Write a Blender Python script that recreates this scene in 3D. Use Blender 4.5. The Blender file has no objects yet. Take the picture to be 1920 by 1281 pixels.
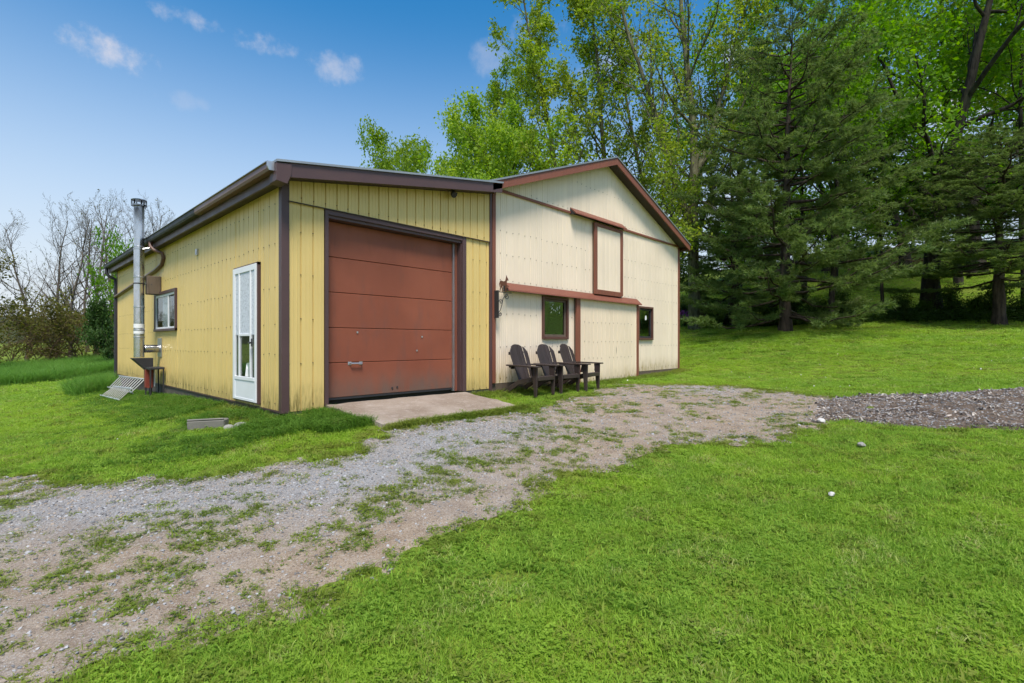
import bpy, bmesh, math, random
import numpy as np
from mathutils import Vector, Matrix
scene = bpy.context.scene
COL = scene.collection
R = math.radians

# ================================================================ camera
cam_data = bpy.data.cameras.new('camera'); cam = bpy.data.objects.new('camera', cam_data); COL.objects.link(cam)
cam_data.sensor_width = 36.0; cam_data.lens = 935/1920*36; cam_data.shift_y = 0.001
cam_data.clip_start = 0.05; cam_data.clip_end = 3000
cam.location = (0, 0, 1.5); cam.rotation_euler = (R(90), 0, R(43.26-90))
scene.camera = cam

# ================================================================ light: thinly veiled high sun behind the viewer, blue sky ahead
SUN_AZ, SUN_EL = 232.0, 60.0            # azimuth measured from +X towards +Y
sd = Vector((math.cos(R(SUN_EL))*math.cos(R(SUN_AZ)), math.cos(R(SUN_EL))*math.sin(R(SUN_AZ)), math.sin(R(SUN_EL))))
sun_data = bpy.data.lights.new('sun', 'SUN'); sun = bpy.data.objects.new('sun', sun_data); COL.objects.link(sun)
sun_data.energy = 2.2; sun_data.angle = R(18); sun_data.color = (1.0, .93, .83)
sun.rotation_euler = (-sd).to_track_quat('-Z', 'Y').to_euler(); sun.location = (20, 20, 40)
vs = scene.view_settings
vs.view_transform = 'Standard'; vs.look = 'None'; vs.gamma = 1.0; vs.exposure = 1.25; vs.use_curve_mapping = False
SKY_STRENGTH = 0.085
scene.cycles.max_bounces = 5; scene.cycles.diffuse_bounces = 3; scene.cycles.transparent_max_bounces = 6
scene.cycles.transmission_bounces = 3; scene.cycles.glossy_bounces = 2
scene.cycles.use_adaptive_sampling = True; scene.cycles.adaptive_threshold = .014; scene.cycles.adaptive_min_samples = 16
scene.cycles.use_denoising = True; scene.cycles.denoiser = 'OPENIMAGEDENOISE'; scene.cycles.denoising_input_passes = 'RGB_ALBEDO_NORMAL'; scene.cycles.denoising_prefilter = 'ACCURATE'; scene.cycles.sample_clamp_indirect = 4.0
scene.cycles.caustics_reflective = False; scene.cycles.caustics_refractive = False

# ================================================================ node helper
class G:
    def __init__(s, tree):
        s.t = tree; tree.nodes.clear()
    def n(s, typ, ins=None, **kw):
        nd = s.t.nodes.new(typ)
        for k, v in kw.items(): setattr(nd, k, v)
        for k, v in (ins or {}).items():
            sock = nd.inputs[k]
            if isinstance(v, bpy.types.NodeSocket): s.t.links.new(v, sock)
            else: sock.default_value = v
        return nd
    def noise(s, vec, scale, detail=4, rough=.55, dist=0.0):
        return s.n('ShaderNodeTexNoise', {'Vector': vec, 'Scale': scale, 'Detail': detail, 'Roughness': rough, 'Distortion': dist}).outputs['Fac']
    def math(s, op, a, b=0.0, c=0.0, clamp=False):
        nd = s.n('ShaderNodeMath', {0: a, 1: b, 2: c}, operation=op); nd.use_clamp = clamp
        return nd.outputs[0]
    def ramp(s, fac, lo, hi, a=0.0, b=1.0):
        return s.n('ShaderNodeMapRange', {'Value': fac, 'From Min': lo, 'From Max': hi, 'To Min': a, 'To Max': b}, interpolation_type='SMOOTHSTEP').outputs[0]
    def mix(s, fac, a, b, mode='MIX'):
        nd = s.n('ShaderNodeMix', data_type='RGBA', blend_type=mode)
        for k, v in ((0, fac), (6, a), (7, b)):
            if isinstance(v, bpy.types.NodeSocket): s.t.links.new(v, nd.inputs[k])
            else: nd.inputs[k].default_value = v if k == 0 else (*v[:3], 1)
        return nd.outputs[2]
    def pos(s): return s.n('ShaderNodeNewGeometry').outputs['Position']
    def map(s, vec, scale=(1,1,1), loc=(0,0,0), rot=(0,0,0)):
        return s.n('ShaderNodeMapping', {'Vector': vec, 'Scale': scale, 'Location': loc, 'Rotation': rot}).outputs[0]
    def sep(s, vec): return s.n('ShaderNodeSeparateXYZ', {0: vec}).outputs
    def bump(s, h, strength=.3, dist=.01):
        return s.n('ShaderNodeBump', {'Height': h, 'Strength': strength, 'Distance': dist}).outputs[0]
    def bsdf(s, col, rough=.6, metal=0.0, spec=.5, normal=None, **kw):
        ins = {'Base Color': col if isinstance(col, bpy.types.NodeSocket) else (*col[:3], 1), 'Roughness': rough, 'Metallic': metal, 'Specular IOR Level': spec}
        if normal is not None: ins['Normal'] = normal
        ins.update(kw)
        return s.n('ShaderNodeBsdfPrincipled', ins).outputs[0]
    def out(s, sh):
        s.n('ShaderNodeOutputMaterial', {'Surface': sh})
def material(name):
    m = bpy.data.materials.new(name); m.use_nodes = True
    return m, G(m.node_tree)

# ================================================================ world: sky and scattered fair-weather clouds
world = bpy.data.worlds.new('World'); scene.world = world; world.use_nodes = True
def build_world():
    g = G(world.node_tree)
    sky = g.n('ShaderNodeTexSky', sky_type='NISHITA')
    sky.sun_disc = False; sky.sun_elevation = R(SUN_EL); sky.sun_rotation = R(90-SUN_AZ)
    sky.altitude = 300; sky.air_density = 1.0; sky.dust_density = .9; sky.ozone_density = 1.4
    d = g.n('ShaderNodeTexCoord').outputs['Generated']
    nz = g.noise(d, 34, 6, .62); nz2 = g.noise(d, 9, 4, .6)
    wob = g.math('MULTIPLY_ADD', nz, 1.9, g.math('MULTIPLY_ADD', nz2, 2.0, -1.95))
    # azimuth (deg from +X to +Y), elevation, half-width, half-height (deg), density; the mirrored lobe of each lies under the ground
    clouds = [(82.0,24.6,4.0,2.1,.85),(75.6,28.6,4.2,1.2,.62),(69.8,28.2,4.4,1.5,.62),(62.5,27.3,3.6,2.1,.5),(76.5,22.0,2.6,1.1,.16),
              (45.5,29.5,3.2,2.3,.28),(40.0,32.0,4.0,3.0,.5),(31.0,29.0,6.0,3.6,.5),(20.5,28.0,3.2,2.2,.85),(12.0,25.0,7.5,4.5,.85),(3.0,20.0,9.0,6.0,.9),
              (21.0,14.0,11.0,6.0,.55),(-8.0,26.0,9.0,5.0,.7),(105,20,6,2,.5),(150,26,8,3,.6),(190,33,9,4,.6),(-40,30,10,4,.7),(240,28,8,3,.6),(290,30,9,4,.6)]
    total = None
    for az, el, hw, hh, den in clouds:
        a, e = R(az), R(el); kw, kh = 1/math.sin(R(hw)), 1/math.sin(R(hh))
        t = (-math.sin(a)*kw, math.cos(a)*kw, 0); u = (-math.sin(e)*math.cos(a)*kh, -math.sin(e)*math.sin(a)*kh, math.cos(e)*kh)
        dot = lambda v: g.n('ShaderNodeVectorMath', {0: d, 1: v}, operation='DOT_PRODUCT').outputs['Value']
        x, y = dot(t), dot(u)
        r2 = g.math('MULTIPLY_ADD', x, x, g.math('MULTIPLY_ADD', y, y, wob))
        m = g.ramp(r2, .62, -.5, 0, den)
        total = m if total is None else g.math('MAXIMUM', total, m)
    sat = g.n('ShaderNodeHueSaturation', {'Color': sky.outputs[0], 'Hue': .492, 'Saturation': 1.42, 'Value': 1.0}).outputs[0]
    z = g.sep(d)[2]
    haze = g.mix(g.ramp(z, .58, .0, 0, .95), sat, (3.75, 4.0, 4.35))
    col = g.mix(total, haze, (3.7, 3.65, 4.0))
    bg = g.n('ShaderNodeBackground', {'Color': col, 'Strength': SKY_STRENGTH})
    g.n('ShaderNodeOutputWorld', {'Surface': bg.outputs[0]})
build_world()
world.cycles.sampling_method = 'MANUAL'; world.cycles.sample_map_resolution = 512
# ---------------------------------------------------------------- terrain height (thin-plate spline through surveyed spots)
CTRL = np.array([
 (0,0,0),(3,1,.03),(1,3,.0),(-1,2,-.03),(2,-2,.0),(-3,-3,0),(3.45,5.5,.41),(6.05,5.6,.42),(4.7,5.4,.40),(2.85,6.9,.42),(2.85,8.7,.42),
 (2.85,12.1,.33),(2.85,17,.12),(2.85,20,-.02),(1.4,9,.24),(.6,6.8,.10),(0,14,-.06),(-3,8,-.12),(-5,12,-.28),(-8,18,-.42),(-5,25,-.40),
 (-20,20,-.6),(0,30,-.45),(-15,40,-.7),(-30,50,-1.0),(7,6.5,.47),(9,6.5,.49),(12.5,6.8,.52),(15.2,6.8,.62),(15.2,3,.66),(9,4,.40),
 (6,2.5,.20),(8.5,-.3,.44),(11.3,-.4,.64),(9,-5,.5),(14,-5,.95),(3.4,-.1,.06),(19,5,1.22),(23.1,6,1.9),(30.5,2.6,2.5),(31,-1.2,2.4),(29,12.6,2.6),
 (50,4.4,8.2),(50,-6,7.8),(45,20,6.4),(15,13,.7),(11,24,.75),(7,24,.3),(20,30,1.6),(11,42,.9),(30,40,3.0),(22,-8,1.6),(30,-12,2.6)],float)
def _phi(r2):
    return 0.5*r2*np.log(np.maximum(r2,1e-12))
def _tps():
    P=CTRL[:,:2]; n=len(P)
    A=np.zeros((n+3,n+3)); r2=((P[:,None]-P[None])**2).sum(-1)
    A[:n,:n]=_phi(r2)+np.eye(n)*0.4; A[:n,n]=1; A[:n,n+1:]=P; A[n,:n]=1; A[n+1:,:n]=P.T
    return np.linalg.solve(A,np.concatenate([CTRL[:,2],np.zeros(3)]))
_W=_tps()
def ground_z(x,y):
    x=np.asarray(x,float); y=np.asarray(y,float); sh=np.broadcast(x,y).shape
    q=np.stack([np.broadcast_to(x,sh).ravel(),np.broadcast_to(y,sh).ravel()],1)
    cen=np.array([14.,14.]); d=q-cen; r=np.sqrt((d**2).sum(1)); k=np.minimum(1,48/np.maximum(r,1e-9)); q2=cen+d*k[:,None]
    out=np.empty(len(q)); n=len(CTRL)
    for i in range(0,len(q),20000):
        b=q2[i:i+20000]
        out[i:i+20000]=_phi(((b[:,None]-CTRL[None,:,:2])**2).sum(-1))@_W[:n]+_W[n]+b@_W[n+1:]
    far=np.clip((r-48)/150,0,1)
    return (out*(1-far)+far*(1.2)).reshape(sh)
# ================================================================ numpy noise, polygons
def _hash(ix, iy, seed):
    h = (ix.astype(np.int64)*374761393 + iy.astype(np.int64)*668265263 + seed*1442695) & 0x7fffffff
    h = (h ^ (h >> 13))*1274126177 & 0x7fffffff
    return ((h ^ (h >> 16)) & 0xffff)/65535.0
def vnoise(x, y, scale, seed=0):
    x = np.asarray(x, float)*scale; y = np.asarray(y, float)*scale
    ix = np.floor(x); iy = np.floor(y); fx = x-ix; fy = y-iy; fx = fx*fx*(3-2*fx); fy = fy*fy*(3-2*fy)
    h = lambda a, b: _hash(ix+a, iy+b, seed)
    return (h(0,0)*(1-fx)+h(1,0)*fx)*(1-fy)+(h(0,1)*(1-fx)+h(1,1)*fx)*fy
def fnoise(x, y, scale, seed=0):
    return .5*vnoise(x,y,scale,seed)+.3*vnoise(x,y,scale*2.1,seed+1)+.2*vnoise(x,y,scale*4.3,seed+2)
def poly_sd(x, y, poly):
    """signed distance, negative inside"""
    x = np.asarray(x, float); y = np.asarray(y, float)
    P = np.array(poly, float); Q = np.roll(P, -1, 0)
    d2 = np.full(x.shape, 1e9); ins = np.zeros(x.shape, bool)
    for (ax, ay), (bx, by) in zip(P, Q):
        ex, ey = bx-ax, by-ay; L = ex*ex+ey*ey+1e-12
        t = np.clip(((x-ax)*ex+(y-ay)*ey)/L, 0, 1)
        d2 = np.minimum(d2, (x-ax-t*ex)**2+(y-ay-t*ey)**2)
        c = (ay > y) != (by > y)
        with np.errstate(divide='ignore', invalid='ignore'):
            xi = (bx-ax)*(y-ay)/(by-ay if by != ay else 1e-12)+ax
        ins ^= c & (x < xi)
    return np.where(ins, -1, 1)*np.sqrt(d2)

# ================================================================ mesh helpers
def mesh_arrays(name, V, F, mat=None, smooth=False):
    """V (n,3), F (m,k) with k fixed"""
    V = np.ascontiguousarray(V, np.float32); F = np.ascontiguousarray(F, np.int32)
    me = bpy.data.meshes.new(name); k = F.shape[1]; m = len(F)
    me.vertices.add(len(V)); me.vertices.foreach_set('co', V.ravel())
    me.loops.add(m*k); me.loops.foreach_set('vertex_index', F.ravel())
    me.polygons.add(m); me.polygons.foreach_set('loop_start', np.arange(0, m*k, k, dtype=np.int32))
    if smooth: me.polygons.foreach_set('use_smooth', np.ones(m, bool))
    if mat: me.materials.append(mat)
    me.update(calc_edges=True)
    return me
def tagged(o, label=None, cat=None, group=None, kind=None):
    if label: o['label'] = label
    if cat: o['category'] = cat
    if group: o['group'] = group
    if kind: o['kind'] = kind
    return o
def link(name, data, parent=None, loc=None, inv=None):
    o = bpy.data.objects.new(name, data); COL.objects.link(o)
    if parent is not None:
        o.parent = parent
        if 'base' in parent and parent.type == 'EMPTY':
            o.matrix_parent_inverse = Matrix.Translation(-Vector(parent['base'][:]))
    if loc is not None: o.location = loc
    return o
def empty(name, loc, rz=0.0, world_children=False):
    o = bpy.data.objects.new(name, None); COL.objects.link(o); o.location = loc; o.rotation_euler = (0, 0, rz); o.empty_display_size = .2
    if world_children: o['base'] = tuple(float(v) for v in loc)
    return o
def copy_tree(o, parent=None):
    c = o.copy(); COL.objects.link(c); c.parent = parent
    for ch in list(o.children): copy_tree(ch, c)
    return c
class MB:
    """collects simple solids, builds ONE mesh object"""
    def __init__(s): s.v = []; s.f = []
    def add(s, V, F):
        n = len(s.v); s.v += [tuple(p) for p in V]; s.f += [tuple(i+n for i in f) for f in F]; return s
    def box(s, a, b):
        (x0,y0,z0),(x1,y1,z1) = a, b
        x0,x1 = min(x0,x1),max(x0,x1); y0,y1 = min(y0,y1),max(y0,y1); z0,z1 = min(z0,z1),max(z0,z1)
        V = [(x0,y0,z0),(x1,y0,z0),(x1,y1,z0),(x0,y1,z0),(x0,y0,z1),(x1,y0,z1),(x1,y1,z1),(x0,y1,z1)]
        return s.add(V, [(0,3,2,1),(4,5,6,7),(0,1,5,4),(1,2,6,5),(2,3,7,6),(3,0,4,7)])
    def prism(s, poly, fn0, fn1):
        """poly: 2D points; fn0/fn1 map a 2D point to the two 3D caps"""
        n = len(poly); V = [fn0(p) for p in poly]+[fn1(p) for p in poly]
        F = [tuple(range(n-1,-1,-1)), tuple(range(n,2*n))]+[(i,(i+1)%n,n+(i+1)%n,n+i) for i in range(n)]
        return s.add(V, F)
    def beam(s, p, q, w, h, up=(0,0,1)):
        p, q = Vector(p), Vector(q); d = (q-p).normalized(); u = Vector(up)
        sx = d.cross(u)
        if sx.length < 1e-4: sx = d.cross(Vector((1,0,0)))
        sx.normalize(); uz = sx.cross(d).normalized(); a, b = sx*(w/2), uz*(h/2)
        V = [p-a-b,p+a-b,p+a+b,p-a+b,q-a-b,q+a-b,q+a+b,q-a+b]
        return s.add(V, [(0,3,2,1),(4,5,6,7),(0,1,5,4),(1,2,6,5),(2,3,7,6),(3,0,4,7)])
    def tube(s, pts, rad, n=8, cap=True):
        pts = [Vector(p) for p in pts]; rad = rad if hasattr(rad, '__len__') else [rad]*len(pts)
        base = len(s.v); prev = None
        for i, p in enumerate(pts):
            d = (pts[min(i+1,len(pts)-1)]-pts[max(i-1,0)]).normalized()
            if prev is None:
                a = d.cross(Vector((0,0,1)) if abs(d.z) < .9 else Vector((1,0,0))).normalized()
            else:
                a = (prev-d*prev.dot(d)).normalized()
            prev = a; b = d.cross(a)
            for k in range(n):
                t = 2*math.pi*k/n; s.v.append(tuple(p+(a*math.cos(t)+b*math.sin(t))*rad[i]))
        for i in range(len(pts)-1):
            for k in range(n):
                k2 = (k+1) % n; s.f.append((base+i*n+k, base+i*n+k2, base+(i+1)*n+k2, base+(i+1)*n+k))
        if cap:
            s.f.append(tuple(base+k for k in range(n-1,-1,-1))); e = base+(len(pts)-1)*n; s.f.append(tuple(e+k for k in range(n)))
        return s
    def mesh(s, name, mat, bevel=0.0, smooth=False):
        me = bpy.data.meshes.new(name); me.from_pydata(s.v, [], s.f)
        bm = bmesh.new(); bm.from_mesh(me)
        bmesh.ops.recalc_face_normals(bm, faces=bm.faces)
        if bevel:
            es = [e for e in bm.edges if len(e.link_faces) == 2 and e.calc_face_angle(0) > .5]
            bmesh.ops.bevel(bm, geom=es, offset=bevel, segments=1, affect='EDGES', clamp_overlap=True)
        if smooth:
            for f in bm.faces: f.smooth = True
            for e in bm.edges:
                if len(e.link_faces) == 2 and e.calc_face_angle(0) > .7: e.smooth = False
        bm.to_mesh(me); bm.free(); me.materials.append(mat); return me
    def build(s, name, mat, parent=None, bevel=0.0, smooth=False, loc=None):
        return link(name, s.mesh(name, mat, bevel, smooth), parent, loc)
# ================================================================ materials
M = {}
def weathered(name, base, var=.12, rough=.55, scale=2.5, bump=.0, spec=.4, streak=0.0, dark=None, metal=0.0, fine=60):
    m, g = material(name); p = g.pos()
    n1 = g.noise(p, scale, 5); n2 = g.noise(p, fine, 3)
    k = g.math('ADD', g.math('MULTIPLY', g.math('SUBTRACT', n1, .5), 2*var), g.math('MULTIPLY', g.math('SUBTRACT', n2, .5), var*.7))
    obj = g.math('MULTIPLY', g.math('SUBTRACT', g.n('ShaderNodeObjectInfo').outputs['Random'], .5), var*.6)
    v = g.math('ADD', 1.0, g.math('ADD', k, obj))
    col = g.n('ShaderNodeHueSaturation', {'Color': (*base, 1), 'Value': v}).outputs[0]
    if streak:
        sn = g.noise(g.map(p, (7, 7, .5)), 3, 4)
        col = g.mix(g.ramp(sn, .5, .75, 0, streak), col, dark or tuple(c*.4 for c in base))
    nrm = g.bump(g.noise(p, fine*1.5, 3), bump, .004) if bump else None
    g.out(g.bsdf(col, g.ramp(n1, .2, .8, rough-.08, rough+.1), metal, spec, nrm)); M[name] = m
    return m
def siding(name, base, z_low, stain, amount):
    """painted steel sheet: faint chalking, vertical rain streaks, algae and splash dirt along the foot"""
    m, g = material(name); p = g.pos(); z = g.sep(p)[2]
    n1 = g.noise(p, 1.3, 4); st = g.noise(g.map(p, (9, 9, .35)), 2.2, 5)
    obj = g.math('MULTIPLY', g.math('SUBTRACT', g.n('ShaderNodeObjectInfo').outputs['Random'], .5), .07)
    v = g.math('ADD', g.math('ADD', 1.0, obj), g.math('MULTIPLY', g.math('SUBTRACT', n1, .5), .16))
    v = g.math('ADD', v, g.math('MULTIPLY', g.math('SUBTRACT', st, .5), .09))
    col = g.n('ShaderNodeHueSaturation', {'Color': (*base, 1), 'Value': v}).outputs[0]
    foot = g.ramp(z, z_low, z_low+.5, 1, 0)
    sp = g.noise(g.map(p, (16, 16, 2.6)), 1.6, 6, .65); big = g.noise(p, 1.1, 3)
    stm = g.math('MULTIPLY', g.math('MULTIPLY', g.ramp(sp, .38, .68), foot), g.math('MULTIPLY', g.ramp(big, .32, .6, .25, 1), amount), clamp=True)
    col = g.mix(stm, col, stain)
    col = g.mix(g.math('MULTIPLY', g.math('MULTIPLY', foot, foot), .3), col, (.22, .17, .06))
    g.out(g.bsdf(col, .42, 0, .45, g.bump(g.noise(p, 5, 2), .08, .02))); M[name] = m
siding('yellow_siding', (.66, .49, .18), .53, (.10, .085, .012), 1.0)
siding('cream_siding', (.77, .65, .505), .68, (.30, .20, .035), .9)
siding('cream_door_siding', (.76, .63, .465), .49, (.30, .20, .035), .8)
weathered('dark_trim', (.082, .047, .047), .15, .42, 3)
weathered('red_trim', (.205, .072, .044), .16, .5, 2.2, streak=.25)
weathered('window_trim', (.105, .048, .036), .2, .5, 4)
weathered('soffit', (.05, .034, .032), .1, .6)
weathered('screw', (.10, .07, .04), .2, .6)
weathered('foundation', (.105, .09, .07), .4, .85, 4, .5, streak=.5)
weathered('rough_wood', (.12, .09, .065), .35, .9, 5, .6, streak=.6)
weathered('white_paint', (.76, .77, .79), .06, .35, 3)
weathered('galvanised', (.52, .53, .55), .18, .35, 7, metal=.85)
weathered('aluminium', (.74, .75, .76), .08, .38, 9, metal=.6)
weathered('roof_metal', (.30, .32, .34), .2, .45, 2, metal=.5)
weathered('black_steel', (.03, .03, .033), .3, .55, 6)
weathered('rusty_steel', (.11, .042, .022), .5, .8, 25, .4)
weathered('red_paint', (.20, .04, .026), .3, .5, 6)
weathered('chair_plastic', (.042, .030, .027), .25, .42, 3, .25, fine=90)
weathered('concrete_block', (.17, .16, .14), .3, .9, 6, .6)
weathered('curtain', (.74, .75, .76), .08, .9, 4)
weathered('green_blind', (.022, .042, .030), .3, .8, 3)
weathered('interior', (.025, .022, .02), .2, .9)
weathered('gutter_brown', (.165, .082, .06), .2, .35, 3)
weathered('pale_stone', (.5, .48, .46), .3, .85, 14, .5)
weathered('stone', (.27, .26, .24), .3, .85, 9, .5)
def mk_garage_door():
    m, g = material('garage_door'); p = g.pos(); z = g.sep(p)[2]
    n1 = g.noise(p, .9, 5); n2 = g.noise(g.map(p, (3.5, 3.5, .9)), 1.6, 6, .6); n3 = g.noise(p, 30, 4)
    col = g.mix(g.ramp(n1, .3, .7), (.215, .063, .034), (.265, .080, .043))
    col = g.mix(g.ramp(n2, .5, .75, 0, .45), col, (.15, .066, .05))
    col = g.mix(g.math('MULTIPLY', g.ramp(z, .66, 1.15, 1, 0), g.ramp(n2, .3, .62, .3, .8)), col, (.13, .095, .075))
    col = g.mix(g.ramp(n3, .66, .8, 0, .35), col, (.10, .04, .03))
    g.out(g.bsdf(col, g.ramp(n2, .3, .7, .5, .68), 0, .35, g.bump(g.noise(p, 70, 2), .15, .003))); M['garage_door'] = m
mk_garage_door()
def mk_concrete():
    m, g = material('ramp_concrete'); p = g.pos()
    n1 = g.noise(p, 1.4, 5); n2 = g.noise(p, 9, 6, .7); n3 = g.noise(p, 55, 4); vor = g.n('ShaderNodeTexVoronoi', {'Vector': p, 'Scale': 42}).outputs['Distance']
    col = g.mix(g.ramp(n1, .3, .7), (.225, .175, .135), (.33, .275, .225))
    col = g.mix(g.ramp(n2, .5, .7, 0, .7), col, (.38, .33, .29))
    col = g.mix(g.ramp(n3, .58, .72, 0, .7), col, (.52, .48, .43))
    col = g.mix(g.ramp(vor, .0, .22, .55, 0), col, (.13, .09, .07))
    g.out(g.bsdf(col, .9, 0, .2, g.bump(n3, .6, .012))); M['ramp_concrete'] = m
mk_concrete()
def mk_pipe():
    m, g = material('stainless_pipe'); p = g.pos(); z = g.sep(p)[2]
    n = g.noise(g.map(p, (1, 1, .4)), 9, 5); soot = g.math('MULTIPLY', g.ramp(z, 4.05, 4.65), g.ramp(n, .3, .6, .5, 1))
    col = g.mix(g.ramp(n, .45, .75, 0, .6), (.60, .60, .61), (.26, .24, .21)); col = g.mix(soot, col, (.035, .03, .028))
    g.out(g.bsdf(col, g.ramp(n, .3, .7, .12, .32), .95, .5, g.bump(g.noise(p, 14, 3), .12, .01))); M['stainless_pipe'] = m
mk_pipe()
def mk_glass(name, tint, rough=.02, trans=.55):
    m, g = material(name); lw = g.n('ShaderNodeFresnel', {'IOR': 1.5}).outputs[0]
    a = g.n('ShaderNodeBsdfTransparent', {'Color': (*tint, 1)}).outputs[0]; b = g.n('ShaderNodeBsdfGlossy', {'Color': (1, 1, 1, 1), 'Roughness': rough, 'Normal': g.bump(g.noise(g.pos(), 2.2, 2), .05, .03)}).outputs[0]
    g.out(g.n('ShaderNodeMixShader', {0: g.math('ADD', g.math('MULTIPLY', lw, .45), .0, clamp=True), 1: a, 2: b}).outputs[0]); M[name] = m
mk_glass('window_glass', (.62, .72, .68)); mk_glass('clear_glass', (.86, .9, .9), .03)
def mk_lace():
    m, g = material('lace_curtain'); p = g.pos()
    e = g.n('ShaderNodeTexVoronoi', {'Vector': g.map(p, (1, 1, .8)), 'Scale': 20}, feature='DISTANCE_TO_EDGE').outputs['Distance']
    col = g.mix(g.ramp(e, .0, .09), (.40, .42, .46), (.60, .63, .68))
    g.out(g.bsdf(col, .9)); M['lace_curtain'] = m
mk_lace()
def mk_bark(name, a, b, scale=6):
    m, g = material(name); p = g.pos()
    n = g.noise(g.map(p, (1, 1, .22)), scale, 6, .65); n2 = g.noise(p, 1.2, 3)
    col = g.mix(g.ramp(n, .35, .68), a, b); col = g.mix(g.ramp(n2, .5, .75, 0, .5), col, (.09, .10, .045))
    g.out(g.bsdf(col, .92, 0, .15, g.bump(n, .9, .04))); M[name] = m
mk_bark('pine_bark', (.028, .021, .016), (.09, .066, .05)); mk_bark('maple_bark', (.020, .017, .014), (.06, .05, .042))
mk_bark('poplar_bark', (.065, .062, .035), (.17, .165, .10)); mk_bark('bare_bark', (.07, .058, .048), (.19, .16, .135))
mk_bark('twig_bark', (.10, .065, .04), (.19, .13, .08))
def mk_leaf(name, c0, c1, c2, trans=.5, scale=.5, rough=.55):
    m, g = material(name); p = g.pos()
    t = g.n('ShaderNodeAttribute', attribute_name='tint').outputs['Fac']
    n = g.noise(p, scale, 3)
    col = g.mix(t, c0, c1); col = g.mix(g.ramp(n, .4, .7, 0, .8), col, c2)
    col = g.n('ShaderNodeHueSaturation', {'Color': col, 'Value': g.math('ADD', .85, g.math('MULTIPLY', g.n('ShaderNodeObjectInfo').outputs['Random'], .3))}).outputs[0]
    d = g.bsdf(col, rough, 0, .2); tr = g.n('ShaderNodeBsdfTranslucent', {'Color': g.n('ShaderNodeHueSaturation', {'Color': col, 'Saturation': 1.1, 'Value': 1.25}).outputs[0]}).outputs[0]
    g.out(g.n('ShaderNodeMixShader', {0: trans, 1: d, 2: tr}).outputs[0]); M[name] = m
mk_leaf('poplar_leaf', (.18, .28, .03), (.38, .44, .06), (.22, .33, .035), .55)
mk_leaf('lime_leaf', (.18, .31, .03), (.36, .46, .055), (.20, .34, .035), .55)
mk_leaf('maple_leaf', (.10, .225, .015), (.20, .35, .025), (.13, .28, .016), .55)
mk_leaf('shrub_leaf', (.035, .085, .012), (.085, .15, .02), (.05, .11, .015), .4)
mk_leaf('olive_leaf', (.10, .115, .02), (.17, .16, .03), (.12, .10, .03), .4)
mk_leaf('dark_leaf', (.035, .075, .014), (.075, .13, .024), (.05, .09, .018), .35)
mk_leaf('pine_needle', (.09, .15, .04), (.255, .345, .095), (.15, .22, .06), .48, .8, .5)
mk_leaf('cedar_leaf', (.03, .07, .016), (.08, .15, .03), (.045, .09, .02), .3, 1.0)
mk_leaf('flower_purple', (.25, .05, .30), (.38, .10, .42), (.3, .07, .34), .3)
def mk_grass(name, c0, c1, c2, dry, trans=.4):
    m, g = material(name); p = g.pos()
    rnd = g.n('ShaderNodeObjectInfo').outputs['Random']; t = g.n('ShaderNodeAttribute', attribute_name='tint').outputs['Fac']
    big = g.noise(p, .55, 4, .6); mid = g.noise(p, 2.6, 3)
    col = g.mix(g.math('ADD', g.math('MULTIPLY', t, .6), g.math('MULTIPLY', rnd, .4)), c0, c1)
    col = g.mix(g.ramp(big, .38, .66, 0, .85), col, c2)
    col = g.mix(g.math('MULTIPLY', g.ramp(mid, .52, .7), g.ramp(t, .5, .85, 0, .75)), col, dry)
    d = g.bsdf(col, .6, 0, .12); tr = g.n('ShaderNodeBsdfTranslucent', {'Color': g.n('ShaderNodeHueSaturation', {'Color': col, 'Saturation': 1.05, 'Value': 1.2}).outputs[0]}).outputs[0]
    g.out(g.n('ShaderNodeMixShader', {0: trans, 1: d, 2: tr}).outputs[0]); M[name] = m
mk_grass('lawn_blade', (.125, .25, .025), (.40, .58, .09), (.31, .46, .048), (.58, .54, .26), .5)
mk_grass('shaded_bank_blade', (.06, .15, .018), (.17, .31, .04), (.11, .22, .028), (.34, .28, .11), .42)  # darker greens paint in the soft building shadow beside the left wall
mk_grass('weed_blade', (.10, .17, .02), (.26, .34, .05), (.24, .28, .05), (.40, .34, .14))
mk_grass('tall_blade', (.11, .25, .05), (.24, .43, .08), (.17, .34, .06), (.32, .36, .12), .5)
def mk_ground():
    m, g = material('ground_soil'); p = g.pos()
    n1 = g.noise(p, .35, 5, .6); n2 = g.noise(p, 3.5, 5, .65); n3 = g.noise(p, 38, 4, .7)
    col = g.mix(g.ramp(n2, .3, .7), (.10, .14, .016), (.21, .27, .032)); col = g.mix(g.ramp(n1, .38, .68, 0, .6), col, (.17, .24, .024))
    col = g.mix(g.ramp(n3, .48, .66, 0, .55), col, (.05, .048, .02))
    dist = g.n('ShaderNodeVectorMath', {0: p}, operation='LENGTH').outputs['Value']
    g.out(g.bsdf(col, .9, 0, .15, g.bump(n3, .8, .03))); M['ground_soil'] = m
mk_ground()
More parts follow.
